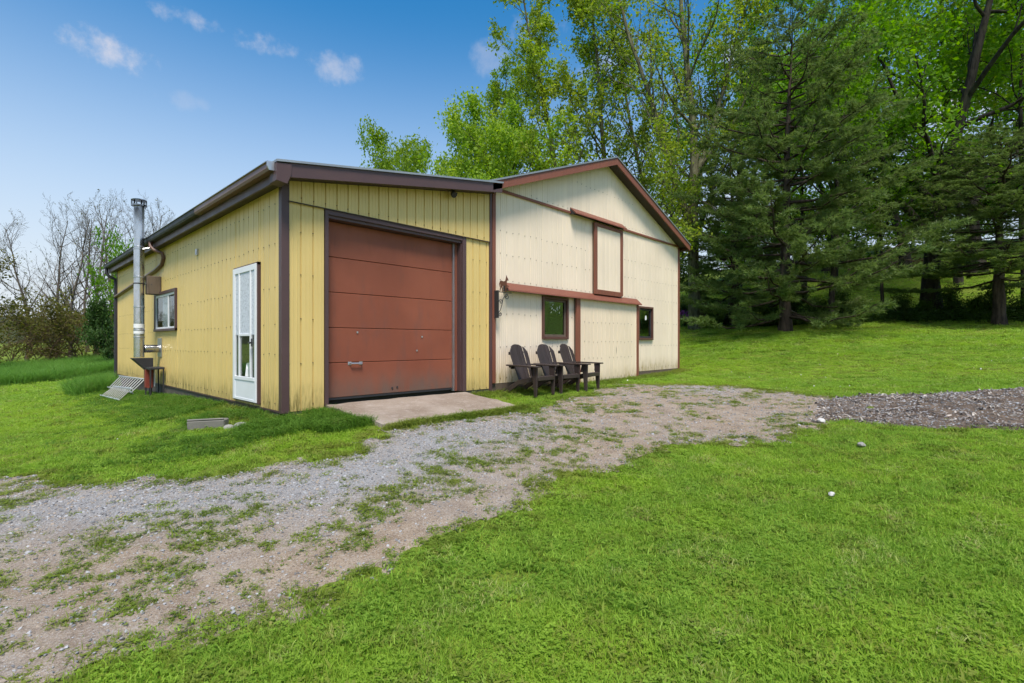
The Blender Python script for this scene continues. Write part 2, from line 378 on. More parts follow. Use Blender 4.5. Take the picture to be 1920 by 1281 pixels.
def mk_gravel():
    m, g = material('gravel_dirt'); p = g.pos()
    n1 = g.noise(p, .55, 5, .6, .4); n2 = g.noise(p, 4.5, 6, .7); n3 = g.noise(p, 70, 3, .7); n4 = g.noise(p, 210, 2, .6)
    blue = g.n('ShaderNodeAttribute', attribute_name='grey').outputs['Fac']
    dirt = g.mix(g.ramp(n2, .3, .7), (.225, .16, .105), (.36, .28, .20)); grit = g.mix(n2, (.20, .20, .203), (.35, .35, .355))
    col = g.mix(g.math('ADD', g.math('MULTIPLY', blue, .75), g.ramp(n1, .35, .65, 0, .25), clamp=True), dirt, grit)
    col = g.mix(g.ramp(n3, .52, .66, 0, .6), col, (.44, .42, .40)); col = g.mix(g.ramp(n3, .46, .34, 0, .7), col, (.11, .09, .075))
    col = g.mix(g.ramp(n4, .60, .70, 0, .6), col, (.50, .48, .46)); col = g.mix(g.ramp(n4, .40, .30, 0, .6), col, (.09, .075, .065))
    g.out(g.bsdf(col, .92, 0, .2, g.bump(g.math('ADD', n3, g.math('MULTIPLY', n4, .5)), .8, .015))); M['gravel_dirt'] = m
mk_gravel()
def mk_mulch():
    m, g = material('mulch_dirt'); p = g.pos()
    n2 = g.noise(p, 5, 6, .7); n3 = g.noise(p, 40, 4, .7); n1 = g.noise(p, .9, 4)
    col = g.mix(g.ramp(n2, .35, .68), (.06, .043, .034), (.20, .15, .112)); col = g.mix(g.ramp(n3, .55, .72, 0, .8), col, (.24, .215, .19))
    col = g.mix(g.ramp(n1, .5, .72, 0, .55), col, (.17, .13, .10))
    g.out(g.bsdf(col, .95, 0, .15, g.bump(n3, 1, .03))); M['mulch_dirt'] = m
mk_mulch()
def mk_pebble(name, a, b, c):
    m, g = material(name); r = g.n('ShaderNodeObjectInfo').outputs['Random']
    col = g.mix(r, a, b); col = g.mix(g.math('GREATER_THAN', g.math('FRACT', g.math('MULTIPLY', r, 7.3)), .72), col, c)
    g.out(g.bsdf(col, .85, 0, .25)); M[name] = m
mk_pebble('pebble', (.14, .14, .143), (.40, .40, .405), (.32, .265, .21)); mk_pebble('wood_chip', (.05, .045, .043), (.26, .23, .21), (.46, .41, .36))
mk_pebble('petal', (.75, .75, .72), (.85, .83, .75), (.62, .5, .32))
weathered('far_woods', (.045, .055, .02), .5, .95, .06, fine=.8)
# ================================================================ ground, driveway, bare patch
DRIVE = [(-4.0,9.6),(-.65,8.42),(.13,7.45),(.29,6.99),(.91,6.12),(1.06,5.76),(1.52,5.53),(1.98,5.28),(2.39,5.1),(2.82,5.09),(3.19,5.2),(3.63,5.30),(4.49,5.36),(5.82,5.33),(6.83,5.41),
         (7.4,5.6),(9.13,6.0),(10.6,6.25),(11.5,5.21),(11.75,3.83),(10.75,2.53),(10.47,1.95),(8.37,1.76),(7.85,1.85),(6.91,1.99),(6.32,2.51),(5.49,2.92),(4.41,2.93),(3.69,3.05),(3.07,2.89),
         (2.61,2.86),(2.25,2.8),(1.86,2.81),(1.51,2.86),(1.2,3.04),(1.04,3.01),(.82,2.89),(.6,2.95),(.36,2.95),(.2,2.82),(-.37,2.9),(-4,3.4)]
MULCH = [(10.3,2.4),(10.33,1.93),(11.06,1.4),(11.52,.54),(12.09,-.53),(12.86,-1.38),(13.4,-3),(8.4,-2.6),(8.22,-.88),(8.56,-.37),(8.28,.39),(8.46,.78),(8.48,1.32),(8.30,1.70),(9.4,1.95)]
SLAB = [(3.44,7.0),(6.14,7.0),(6.12,5.66),(3.52,5.56)]
def drive_sd(x, y):   # ragged edge
    return poly_sd(x, y, DRIVE)+(fnoise(x,y,1.2,3)-.5)*.75+(fnoise(x,y,4.5,9)-.5)*.40
def mulch_sd(x, y):
    return poly_sd(x, y, MULCH)+(fnoise(x,y,1.3,23)-.5)*.85+(fnoise(x,y,6,29)-.5)*.16
def mulch_lift(x, y):
    x = np.asarray(x,float); y = np.asarray(y,float)
    b = lambda cx,cy,r,h: h*np.exp(-(((x-cx)**2+(y-cy)**2)/(r*r)))
    m = np.clip(-poly_sd(x,y,MULCH)/.5,0,1)
    return m*(b(11.4,-.6,.9,.10)+b(10.4,.35,.45,.07)+b(9.7,.05,.4,.06)+b(12,-1.8,.9,.12)+(fnoise(x,y,3,41)-.5)*.07)
def make_ground():
    n = 280; u = np.linspace(-1,1,n); s = np.sinh(u*6.2)/np.sinh(6.2)*1500
    X, Y = np.meshgrid(s+4.5, s+4.5, indexing='ij'); Z = ground_z(X,Y)
    Z = Z+(fnoise(X,Y,.8,5)-.5)*.03*np.clip(1-np.hypot(X,Y)/60,0,1)
    V = np.stack([X,Y,Z],-1).reshape(-1,3); i = np.arange(n*n).reshape(n,n)
    F = np.stack([i[:-1,:-1],i[1:,:-1],i[1:,1:],i[:-1,1:]],-1).reshape(-1,4)
    tagged(link('ground', mesh_arrays('ground',V,F,M['ground_soil'],True)), 'grassy ground rising gently towards the trees on the right', kind='structure')
make_ground()
def gz(x, y): return ground_z(x,y)+(fnoise(x,y,.8,5)-.5)*.03*np.clip(1-np.hypot(x,y)/60,0,1)
def GZ(x, y): return float(gz(np.array([x],float),np.array([y],float))[0])
def sheet(name, sdf, x0, x1, y0, y1, step, lift, mat, label, extra=None, attr=None):
    nx, ny = int((x1-x0)/step), int((y1-y0)/step)
    X, Y = np.meshgrid(x0+np.arange(nx)*step, y0+np.arange(ny)*step, indexing='ij')
    sd_ = sdf(X,Y); Z = gz(X,Y)+lift*np.clip(.35-sd_*3,-.6,1)+(extra(X,Y) if extra else 0)
    i = np.arange(nx*ny).reshape(nx,ny); inside = (sd_ < .12)
    ok = inside[:-1,:-1]&inside[1:,:-1]&inside[1:,1:]&inside[:-1,1:]
    F = np.stack([i[:-1,:-1],i[1:,:-1],i[1:,1:],i[:-1,1:]],-1)[ok]
    used = np.unique(F); mp = np.full(nx*ny,-1); mp[used] = np.arange(len(used))
    V = np.stack([X,Y,Z],-1).reshape(-1,3)[used]
    me = mesh_arrays(name,V,mp[F],mat,True)
    if attr:
        a = me.attributes.new('grey','FLOAT','POINT'); a.data.foreach_set('value', attr(V[:,0],V[:,1]).astype(np.float32))
    return tagged(link(name, me), label, kind='structure')
def greyness(x, y):   # where fresh bluish crushed stone lies thickest
    e = lambda cx,cy,a,b,rot: np.exp(-(((x-cx)*math.cos(rot)+(y-cy)*math.sin(rot))**2/a**2+(-(x-cx)*math.sin(rot)+(y-cy)*math.cos(rot))**2/b**2))
    g_ = 1.25*e(3.9,4.65,1.7,.62,.12)+.95*e(1.5,4.9,1.7,.55,-.75)+.5*e(.3,6.0,1.2,.7,-.9)+.4*e(10.8,4.4,.9,.9,0)
    return np.clip(g_+(fnoise(x,y,2.2,61)-.5)*.7,0,1)
def drive_relief(x, y):
    return (fnoise(x,y,2.5,71)-.5)*.03+(fnoise(x,y,9,75)-.5)*.012
sheet('gravel_driveway', drive_sd, -4, 12.2, 1.4, 9.8, .055, .014, M['gravel_dirt'], 'worn gravel and dirt driveway with grass growing through', drive_relief, greyness)
sheet('bare_dirt_patch', mulch_sd, 7.8, 13.6, -3.2, 2.6, .055, .02, M['mulch_dirt'], 'dark bare dirt strewn with wood chips on the right', mulch_lift)
def make_hill():
    a = np.radians(np.linspace(40,175,220)); rr = np.linspace(0,1,14)
    A, T = np.meshgrid(a, rr, indexing='ij')
    Rad = 190+T*160; hh = 6.0+2.5*fnoise(A*9,A*0,1.0,81)+1.6*fnoise(A*60,A*0,1.0,83)+1.2*fnoise(A*200,T*9,1.0,87)
    X, Y, Z = Rad*np.cos(A), Rad*np.sin(A), np.where(T<=0,-3,1.2+hh*np.clip(T*4,0,1)**.6)
    V = np.stack([X,Y,Z],-1).reshape(-1,3); i = np.arange(A.size).reshape(A.shape)
    F = np.stack([i[:-1,:-1],i[1:,:-1],i[1:,1:],i[:-1,1:]],-1).reshape(-1,4)
    tagged(link('wooded_hill', mesh_arrays('wooded_hill',V,F,M['far_woods'],True)), 'low wooded hill on the far horizon', kind='structure')
make_hill()
# concrete apron in front of the garage door
def make_apron():
    mb = MB(); nx, ny = 16, 9; V = []; F = []
    for j in range(ny):
        for i in range(nx):
            u, v = i/(nx-1), j/(ny-1)
            a = Vector(SLAB[0]).lerp(Vector(SLAB[1]),u); b = Vector(SLAB[3]).lerp(Vector(SLAB[2]),u); p = a.lerp(b,v)
            z = .585+(.455-.585)*v
            if i in (0,nx-1) or j == ny-1:
                p = p+Vector((random.Random(i*7+j).uniform(-.03,.03), random.Random(i*5+j*3).uniform(-.04,.03)))
            V.append((p.x,p.y,z+random.Random(i*31+j*17).uniform(-.006,.006)))
    for j in range(ny-1):
        for i in range(nx-1): F.append((j*nx+i,j*nx+i+1,(j+1)*nx+i+1,(j+1)*nx+i))
    n = len(V); rim = [i for i in range(nx)]+[j*nx+nx-1 for j in range(1,ny)]+[(ny-1)*nx+i for i in range(nx-2,-1,-1)]+[j*nx for j in range(ny-2,0,-1)]
    for k, r in enumerate(rim): V.append((V[r][0],V[r][1],.22))
    for k in range(len(rim)):
        k2 = (k+1) % len(rim); F.append((rim[k],n+k,n+k2,rim[k2]))
    mb.add(V,F)
    tagged(mb.build('concrete_apron', M['ramp_concrete'], smooth=True), 'worn sloping concrete apron in front of the red-brown overhead door', 'concrete apron')
make_apron()

# ================================================================ buildings
FY, LX = 7.02, 2.85            # plane of the front walls, plane of the left wall
_strip_cache = {}
def strip(parent, mat, wall, t0, w, z0, zt0, zt1, plane=None, name='siding_panel'):
    """one ribbed steel siding panel between two standing seams"""
    key = (mat.name, wall, round(w,4), round(z0,3), round(zt0,3), round(zt1,3))
    if key not in _strip_cache:
        q = -.004 if 'yellow' in mat.name else .006
        prof = [(0,-.02),(0,q),(.006,q),(.012,.014),(w*.33,.014),(w*.33+.006,.018),(w*.33+.012,.014),(w*.66,.014),(w*.66+.006,.018),(w*.66+.012,.014),(w-.012,.014),(w-.006,q),(w,q),(w,-.02)]
        zt = lambda t: zt0+(zt1-zt0)*(t/w)
        if wall == 'front': lo = lambda p: (p[0],-p[1],z0); hi = lambda p: (p[0],-p[1],zt(p[0]))
        else: lo = lambda p: (-p[1],p[0],z0); hi = lambda p: (-p[1],p[0],zt(p[0]))
        _strip_cache[key] = MB().prism(prof,lo,hi).mesh(name,mat)
    pl = plane if plane is not None else (FY if wall == 'front' else LX)
    return link(name, _strip_cache[key], parent, (t0,pl,0) if wall == 'front' else (pl,t0,0))
def run(parent, mat, wall, a, b, w, z0, top, plane=None, holes=()):
    """panels from a to b; top(t) gives the height; holes = (t0,t1,z0,z1)"""
    cuts = {round(a,4), round(b,4)}; t = a
    while t < b-1e-6: cuts.add(round(t,4)); t += w
    for h in holes:
        for c in h[:2]:
            if a < c < b: cuts.add(round(c,4))
    cuts = sorted(cuts); out = [cuts[0]]
    edges = {round(c,4) for h in holes for c in h[:2]}|{round(a,4),round(b,4)}
    for c in cuts[1:]:
        if c-out[-1] < .05:
            if c in edges and out[-1] not in edges: out[-1] = c
            elif c in edges: out.append(c)
            continue
        out.append(c)
    for p, q in zip(out,out[1:]):
        mid = (p+q)/2; segs = [(z0,None)]
        for h in holes:
            if h[0]-1e-4 <= mid <= h[1]+1e-4:
                new = []
                for lo, hi in segs:
                    if h[2] > lo+.01: new.append((lo,h[2]))
                    new.append((h[3],hi))
                segs = new
        for lo, hi in segs:
            za, zb = (top(p),top(q)) if hi is None else (hi,hi)
            if min(za,zb)-lo > .02: strip(parent,mat,wall,p,q-p,lo,za,zb,plane)
def screws(parent, wall, ts, zs, plane, seed, out=.016, skip=lambda t,z: False):
    mb = MB(); rr = random.Random(seed)
    for z in zs:
        for t in ts:
            if skip(t,z) or rr.random() < .06: continue
            tz = z+rr.uniform(-.012,.012); r = .006
            pts = [(math.cos(k*math.pi/3)*r,math.sin(k*math.pi/3)*r) for k in range(6)]
            if wall == 'front': mb.prism(pts,lambda p:(t+p[0],plane-out+.012,tz+p[1]),lambda p:(t+p[0],plane-out-.006,tz+p[1]))
            else: mb.prism(pts,lambda p:(plane-out+.012,t+p[0],tz+p[1]),lambda p:(plane-out-.006,t+p[0],tz+p[1]))
    o = mb.build('screw_heads', M['screw'], parent); o['kind'] = 'stuff'; return o

# ---- yellow garage addition: mono-pitch roof falling to the left
GX1, GY1 = 6.84, 19.25
groof = lambda x: 3.87+.163*(x-2.66)
garage = tagged(empty('yellow_garage', (LX,FY,.40), world_children=True), 'yellow metal-sided garage with brown trim and a low sloping roof', 'building')
Y_, DT, RT = M['yellow_siding'], M['dark_trim'], M['red_trim']
run(garage, Y_, 'front', 2.91, 6.80, .1775, 3.47, lambda x: groof(x)-.06, FY-.02)
run(garage, Y_, 'front', 2.91, 3.44, .1775, .535, lambda x: 3.47)
run(garage, Y_, 'front', 6.19, 6.80, .1775, .60, lambda x: 3.47)
DOOR_H = (7.80,8.84,.58,2.68); WIN_H = (12.42,14.27,1.80,2.62)
run(garage, Y_, 'left', 7.06, 19.2, .204, .545, lambda y: groof(LX)-.06, holes=(DOOR_H,WIN_H))
screws(garage,'front',[2.91+.1775*k for k in range(1,22)],(3.53,),FY-.02,1)
screws(garage,'front',[2.925,3.09,3.265,6.37,6.545,6.72],(.62,1.2,1.83,2.45,3.06),FY,2)
screws(garage,'left',[7.06+.204*k for k in range(1,59)],(.64,1.33,1.75,2.28,2.9,3.45),LX,3,skip=lambda t,z:(DOOR_H[0]-.1<t<DOOR_H[1]+.1 and z<2.75) or (WIN_H[0]-.1<t<WIN_H[1]+.1 and 1.7<z<2.75))
MB().box((LX-.035,FY-.035,.52),(LX+.07,FY-.018,3.80)).box((LX-.035,FY-.018,.52),(LX-.018,FY+.07,3.80)).build('corner_trim',DT,garage,.003)
MB().box((LX-.03,19.18,.5),(LX+.05,19.27,3.78)).build('corner_trim',DT,garage,.003)
MB().box((6.78,FY-.05,.56),(6.845,FY-.0,4.47)).build('corner_trim',DT,garage,.003)
# drip lip under the upper band
MB().prism([(0,0),(-.03,-.012),(-.03,-.022),(0,-.012)],lambda p:(2.9,FY+p[0]-.018,3.472+p[1]),lambda p:(6.8,FY+p[0]-.018,3.472+p[1])).build('drip_edge',M['soffit'],garage)
# sill boards and foundation
MB().box((LX+.0,FY+.0,.10),(3.44,FY+.16,.533)).build('foundation_board',M['foundation'],garage,.006)
for a,b in ((FY+.01,9.4),(9.41,11.9),(11.91,14.4),(14.41,16.9),(16.91,19.2)):
    MB().box((LX-.0,a,-.2),(LX+.15,b,.543)).build('foundation_board',M['foundation'],garage,.006)
MB().box((6.14,FY-.0,.2),(6.80,FY+.15,.598)).build('foundation_board',M['foundation'],garage,.006)
MB().box((LX-.022,FY+.0,.522),(LX-.002,19.2,.54)).build('base_flashing',DT,garage)
# plain rear wall and inner lining closing the shell
MB().box((LX+.05,19.1,-.2),(GX1,19.22,groof(LX)-.08)).build('rear_wall',Y_,garage)
MB().box((3.0,8.6,.3),(6.7,8.7,3.6)).build('inner_partition',M['interior'],garage)
# roof, fascia boards, soffit
e0, e1, ry0, ry1 = 2.66, 6.86, 6.70, 19.55
MB().prism([(e0-.03,groof(e0-.03)),(e1,groof(e1)),(e1,groof(e1)+.03),(e0-.03,groof(e0-.03)+.03)],lambda p:(p[0],ry0-.025,p[1]),lambda p:(p[0],ry1,p[1])).build('roof',M['roof_metal'],garage)
MB().prism([(2.79,groof(2.79)-.195),(e1-.01,groof(e1)-.175),(e1-.01,groof(e1)-.004),(2.79,groof(2.79)-.004)],lambda p:(p[0],ry0,p[1]),lambda p:(p[0],ry0+.03,p[1])).build('rake_fascia',DT,garage,.003)
MB().box((e0-.0,ry0+.03,3.63),(e0+.03,ry1,3.868)).build('eave_fascia',DT,garage,.003)
MB().prism([(2.63,3.62),(2.77,3.60),(2.83,3.745),(2.83,3.88),(2.63,3.855)],lambda p:(p[0],ry0-.012,p[1]),lambda p:(p[0],ry0+.22,p[1])).build('eave_return_box',DT,garage,.004)
MB().prism([(e0+.03,3.64),(LX+.02,3.64+.163*.2),(LX+.02,3.66+.163*.2),(e0+.03,3.66)],lambda p:(p[0],ry0+.22,p[1]),lambda p:(p[0],ry1,p[1])).build('soffit',M['soffit'],garage)
MB().prism([(2.83,groof(2.83)-.17),(6.8,groof(6.8)-.15),(6.8,groof(6.8)-.13),(2.83,groof(2.83)-.15)],lambda p:(p[0],ry0+.03,p[1]),lambda p:(p[0],FY-.02,p[1])).build('soffit',M['soffit'],garage)
# gutter in two lengths with end cap
gp = [(0,0),(-.085,.0),(-.10,.035),(-.10,.10),(-.112,.112),(-.095,.114),(-.09,.1),(-.09,.045),(-.078,.012),(0,.012)]
for a,b,mt in ((6.78,10.1,M['gutter_brown']),(10.1,13.75,M['black_steel']),(13.75,19.6,M['black_steel'])):
    MB().prism(gp,lambda p:(e0-.002+p[0],a+.004,3.755+p[1]),lambda p:(e0-.002+p[0],b-.004,3.755+p[1])).build('gutter',mt,garage)
MB().prism([(0,-.0),(-.09,.0),(-.115,.05),(-.115,.115),(0,.115)],lambda p:(e0-.004+p[0],6.765,3.757+p[1]),lambda p:(e0-.004+p[0],6.785,3.757+p[1])).build('gutter_end_cap',M['galvanised'],garage)
MB().beam((e0-.118,6.8,3.868),(e0-.118,13.9,3.868),.008,.01).build('gutter_bead',M['galvanised'],garage)
def pipe_path(pts, w, h, name, parent, mat):
    mb = MB(); mb.tube(pts,w,8); return mb.build(name,mat,parent,smooth=True)
pipe_path([(2.60,13.62,3.76),(2.60,13.60,3.66),(2.64,13.5,3.58),(2.78,13.42,3.50),(2.80,13.42,3.40),(2.80,13.55,3.28),(2.80,14.2,3.20),(2.80,17.0,3.04),(2.80,19.35,2.90)],.042,.04,'downspout',garage,M['gutter_brown'])
pipe_path([(2.60,19.45,3.76),(2.60,19.42,3.62),(2.66,19.40,3.52),(2.80,19.36,3.44),(2.81,19.34,3.3),(2.81,19.34,2.2),(2.81,19.34,.3)],.042,.04,'downspout',garage,M['black_steel'])
# overhead door, recessed in its opening
dy = FY+.16
door = MB().box((3.40,dy+.05,.55),(6.15,dy+.07,3.42)).build('overhead_door',M['interior'],garage)
zs = [.655,1.19,1.725,2.265,2.80,3.34]
for k in range(5):
    MB().box((3.46,dy,zs[k]+.004),(6.0,dy+.045,zs[k+1]-.004)).build('door_section',M['garage_door'],door,.006)
MB().box((3.46,dy-.006,.625),(6.0,dy+.03,.655)).build('bottom_seal',M['black_steel'],door)
hb = MB(); hb.tube([(3.93,dy-.0,1.175),(3.93,dy-.045,1.175),(4.12,dy-.045,1.172),(4.12,dy-.0,1.172)],.013,8); hb.box((3.90,dy-.006,1.15),(3.96,dy+.0,1.20)); hb.box((4.09,dy-.006,1.15),(4.15,dy,1.20)); hb.build('lift_handle',M['galvanised'],door)
for x,z in ((4.06,1.66),(5.31,1.60),(5.20,1.36),(4.70,.74),(4.80,.75)):
    MB().tube([(x,dy+.0,z),(x,dy-.012,z)],.016,8).build('bolt_head',M['galvanised'] if z > 1.3 else M['black_steel'],door)
MB().box((6.0,dy-.03,.60),(6.035,dy+.03,3.36)).build('side_track',M['galvanised'],door)
MB().box((3.44,FY-.03,.56),(3.495,FY+.0,3.468)).box((3.475,FY,.56),(3.495,FY+.2,3.40)).build('door_casing',DT,garage,.003)
MB().box((6.10,FY-.03,.60),(6.19,FY+.0,3.468)).box((6.08,FY,.60),(6.10,FY+.2,3.40)).build('door_casing',DT,garage,.003)
MB().box((3.495,FY-.03,3.385),(6.10,FY+.0,3.466)).box((3.495,FY,3.34),(6.08,FY+.2,3.40)).build('door_casing',DT,garage,.003)
MB().box((6.037,dy-.05,.60),(6.079,dy-.02,3.34)).build('stop_molding',RT,garage)
# storm door in a projecting frame on the left wall
fx = LX-.055
sdoor = MB().box((fx,7.80,.58),(LX+.02,7.845,2.70)).box((fx,8.80,.58),(LX+.02,8.84,2.69)).box((fx,7.80,2.655),(LX+.02,8.84,2.70)).box((fx+.03,7.80,.575),(LX+.02,8.84,.60)).build('storm_door',DT,garage,.003)
dx = fx-.012
MB().box((dx,7.835,.60),(dx+.035,7.905,2.68)).box((dx,8.735,.60),(dx+.035,8.835,2.68)).box((dx,7.905,2.59),(dx+.035,8.735,2.68)).box((dx,7.905,.60),(dx+.035,8.735,.64)).build('door_stile',M['white_paint'],sdoor,.004)
MB().box((dx+.006,7.90,.64),(dx+.026,8.74,.925)).build('kick_panel',M['white_paint'],sdoor,.004)
MB().box((dx-.004,7.90,.915),(dx+.03,8.74,.97)).build('lock_rail',M['white_paint'],sdoor,.004)
for y in (8.07,8.55):
    MB().box((dx-.002,y-.02,.97),(dx+.028,y+.02,2.59)).build('mullion',M['white_paint'],sdoor,.003)
MB().box((dx,8.09,1.60),(dx+.03,8.53,1.635)).build('mullion',M['white_paint'],sdoor,.003)
MB().box((dx+.012,7.91,1.62),(dx+.020,8.73,2.59)).build('frosted_pane',M['lace_curtain'],sdoor)
MB().box((dx+.016,7.91,.97),(dx+.020,8.73,1.62)).build('glass_pane',M['clear_glass'],sdoor)
MB().box((dx+.09,7.91,.60),(dx+.10,8.73,1.62)).build('dark_interior_panel',M['interior'],sdoor)
MB().tube([(dx,7.99,1.50),(dx-.05,7.99,1.50),(dx-.05,7.93,1.49)],.012,8).box((dx-.008,7.965,1.44),(dx,8.015,1.56)).build('door_handle',M['black_steel'],sdoor)
st = random.Random(4); mbv = MB()
mbv.tube([(dx+.05,8.25,.98),(dx+.05,8.24,1.10),(dx+.05,8.27,1.18)],[.06,.05,.03],8); mbv.build('bag_behind_glass',M['curtain'],sdoor)
# side window
wx = LX-.06
win = MB().box((wx,12.40,1.76),(LX+.03,12.47,2.66)).box((wx,14.22,1.76),(LX+.03,14.29,2.66)).box((wx,12.47,2.59),(LX+.03,14.22,2.66)).box((wx-.01,12.40,1.755),(LX+.03,14.29,1.81)).build('window',DT,garage,.004)
MB().box((wx+.02,12.47,1.81),(wx+.05,12.53,2.59)).box((wx+.02,14.16,1.81),(wx+.05,14.22,2.59)).box((wx+.02,12.53,2.54),(wx+.05,14.16,2.59)).box((wx+.02,12.53,1.81),(wx+.05,14.16,1.85)).box((wx+.022,13.05,1.85),(wx+.048,13.10,2.54)).build('sash',M['white_paint'],win,.003)
MB().box((wx+.036,12.5,1.84),(wx+.040,14.2,2.56)).build('pane',M['clear_glass'],win)
for a,b in ((13.25,13.85),(12.72,12.86),(12.56,12.60)):
    cb = MB(); n = 12
    pr = [(a+(b-a)*k/n,.012*math.sin(k*2.4)) for k in range(n+1)]; pr = pr+[(y,x+.006) for y,x in reversed(pr)]
    cb.prism(pr,lambda p:(wx+.09+p[1],p[0],1.82),lambda p:(wx+.09+p[1],p[0],2.58)); cb.build('curtain',M['curtain'],win)
MB().box((LX+.35,12.2,1.5),(LX+.36,14.5,2.9)).build('dark_interior_panel',M['interior'],win)
# dented sheet corner, small vent and lamp
MB().box((LX-.05,10.89,3.17),(LX,10.98,3.29)).box((LX-.056,10.905,3.19),(LX-.05,10.965,3.235)).build('electrical_box',M['galvanised'],garage,.004)
lb = MB(); lb.tube([(5.79,6.90,4.25),(5.79,6.90,4.21)],.03,8); lb.tube([(5.79,6.92,4.20),(5.76,6.86,4.15),(5.75,6.82,4.12)],[.02,.05,.055],8); lb.tube([(5.8,6.92,4.20),(5.86,6.88,4.16)],[.02,.045],8)
lb.build('floodlight',M['black_steel'],garage,smooth=True)

# ---- cream barn: gable end in line with the garage front
BX0, BX1, RX, RZ = 6.86, 15.18, 11.0, 6.17
brf = lambda x: RZ-.37*abs(x-RX)
barn = tagged(empty('cream_barn', (BX0,FY,.5), world_children=True), 'cream metal-sided gabled barn with red-brown trim and sliding doors', 'building')
C_ = M['cream_siding']
run(barn, C_, 'front', 6.92, 11.0, .184, 4.53, lambda x: brf(x)-.10, FY-.02)
run(barn, C_, 'front', 11.0, 15.14, .184, 4.53, lambda x: brf(x)-.10, FY-.02)
W1, W2 = (8.42,9.30,1.60,2.50), (12.60,13.40,1.60,2.50)
run(barn, C_, 'front', 6.92, 15.14, .184, .69, lambda x: 4.53, holes=(W1,W2))
screws(barn,'front',[6.92+.184*k for k in range(1,45)],(.78,1.42,2.08,2.75,3.28,3.75),FY,5,skip=lambda t,z:(W1[0]-.1<t<W1[1]+.1 and 1.5<z<2.6) or (W2[0]-.1<t<W2[1]+.1 and 1.5<z<2.6))
screws(barn,'front',[7.84+.184*k for k in range(1,33)],(4.62,),FY-.02,6); screws(barn,'front',[9.5+.184*k for k in range(1,16)],(5.3,),FY-.02,8)
MB().box((6.845,FY-.065,.70),(6.93,FY-.015,4.48)).build('corner_trim',RT,barn,.004)
MB().box((15.11,FY-.04,.66),(15.205,FY-.015,4.50)).box((15.185,FY-.015,.66),(15.205,FY+.08,4.50)).build('corner_trim',RT,barn,.004)
MB().box((6.90,FY-.055,4.505),(9.42,FY-.035,4.56)).build('belt_trim',RT,barn,.004); MB().box((11.70,FY-.055,4.505),(15.14,FY-.035,4.56)).build('belt_trim',RT,barn,.004)
for a,b in ((6.87,9.2),(9.21,11.6),(11.61,13.4),(13.41,15.16)):
    MB().box((a,FY-.01,.2),(b,FY+.14,.688)).build('foundation_board',M['rough_wood'],barn,.008)
MB().box((15.10,FY+.03,.2),(15.185,19.2,4.5)).build('side_wall',C_,barn); MB().box((6.87,19.1,.2),(15.1,19.2,4.5)).build('rear_wall',C_,barn)
MB().prism([(6.9,4.5),(15.1,4.5),(11.0,6.0)],lambda p:(p[0],19.1,p[1]),lambda p:(p[0],19.2,p[1])).build('rear_wall',C_,barn)
MB().box((6.95,8.3,.4),(15.05,8.4,4.4)).build('inner_partition',M['interior'],barn)
by0, by1 = 6.70, 19.55
def rslab(xa, xb, za, zb, t, y0, y1): return MB().prism([(xa,za),(xb,zb),(xb,zb+t),(xa,za+t)],lambda p:(p[0],y0,p[1]),lambda p:(p[0],y1,p[1]))
rslab(6.46,RX,brf(6.46),RZ,.035,by0-.02,by1).build('roof',M['roof_metal'],barn); rslab(RX,15.36,RZ,brf(15.36),.035,by0-.02,by1).build('roof',M['roof_metal'],barn)
rslab(6.60,RX,brf(6.60)-.17,RZ-.175,.168,by0,by0+.03).build('rake_fascia',RT,barn,.003); rslab(RX,15.34,RZ-.175,brf(15.34)-.17,.168,by0,by0+.03).build('rake_fascia',RT,barn,.003)
rslab(6.60,RX,brf(6.60)-.13,RZ-.13,.02,by0+.03,FY-.02).build('soffit',M['soffit'],barn); rslab(RX,15.2,RZ-.13,brf(15.2)-.13,.02,by0+.03,FY-.02).build('soffit',M['soffit'],barn)
MB().box((15.31,by0+.03,brf(15.34)-.17),(15.34,by1,brf(15.34)-.01)).build('eave_fascia',RT,barn,.003); MB().box((15.19,by0+.04,brf(15.34)-.165),(15.31,by1,brf(15.34)-.145)).build('soffit',M['soffit'],barn)
MB().box((6.46,by0+.03,brf(6.46)-.13),(6.48,by1,brf(6.46)-.004)).build('eave_fascia',M['galvanised'],barn)
MB().prism([(6.46,brf(6.46)-.12),(6.60,brf(6.60)-.17),(6.60,brf(6.60)-.006),(6.46,brf(6.46)-.006)],lambda p:(p[0],by0+.004,p[1]),lambda p:(p[0],by0+.03,p[1])).build('eave_end_plate',M['galvanised'],barn)
# hayloft door and its hooded track
ly = FY-.10
loft = MB().box((10.33,ly,2.70),(10.45,ly+.04,4.47)).box((11.55,ly,2.72),(11.66,ly+.04,4.47)).box((10.45,ly,2.70),(11.55,ly+.04,2.82)).box((10.45,ly,4.38),(11.55,ly+.04,4.47)).build('hayloft_door',RT,barn,.004)
MB().box((10.34,ly+.04,2.71),(11.65,ly+.075,4.46)).build('door_core',M['rough_wood'],loft)
run(loft, C_, 'front', 10.45, 11.55, .184, 2.82, lambda x: 4.38, ly+.03)
def hood(x0, x1, zb, zt, name):
    pr = [(-.0,zt),(-.16,zb+.03),(-.17,zb),(-.15,zb),(-.14,zb+.025),(-.01,zt-.03),(0,zt-.03)]
    return MB().prism(pr,lambda p:(x0,FY-.03+p[0],p[1]),lambda p:(x1,FY-.03+p[0],p[1])).build(name,RT,barn)
hood(9.40,11.70,4.49,4.66,'track_hood'); MB().prism([(0,4.645),(-.15,4.49),(0,4.49)],lambda p:(9.40,FY-.03+p[0],p[1]),lambda p:(9.415,FY-.03+p[0],p[1])).build('track_end_plate',M['black_steel'],barn)
MB().box((9.43,FY-.10,4.50),(11.68,FY-.07,4.54)).build('track_rail',M['black_steel'],barn)
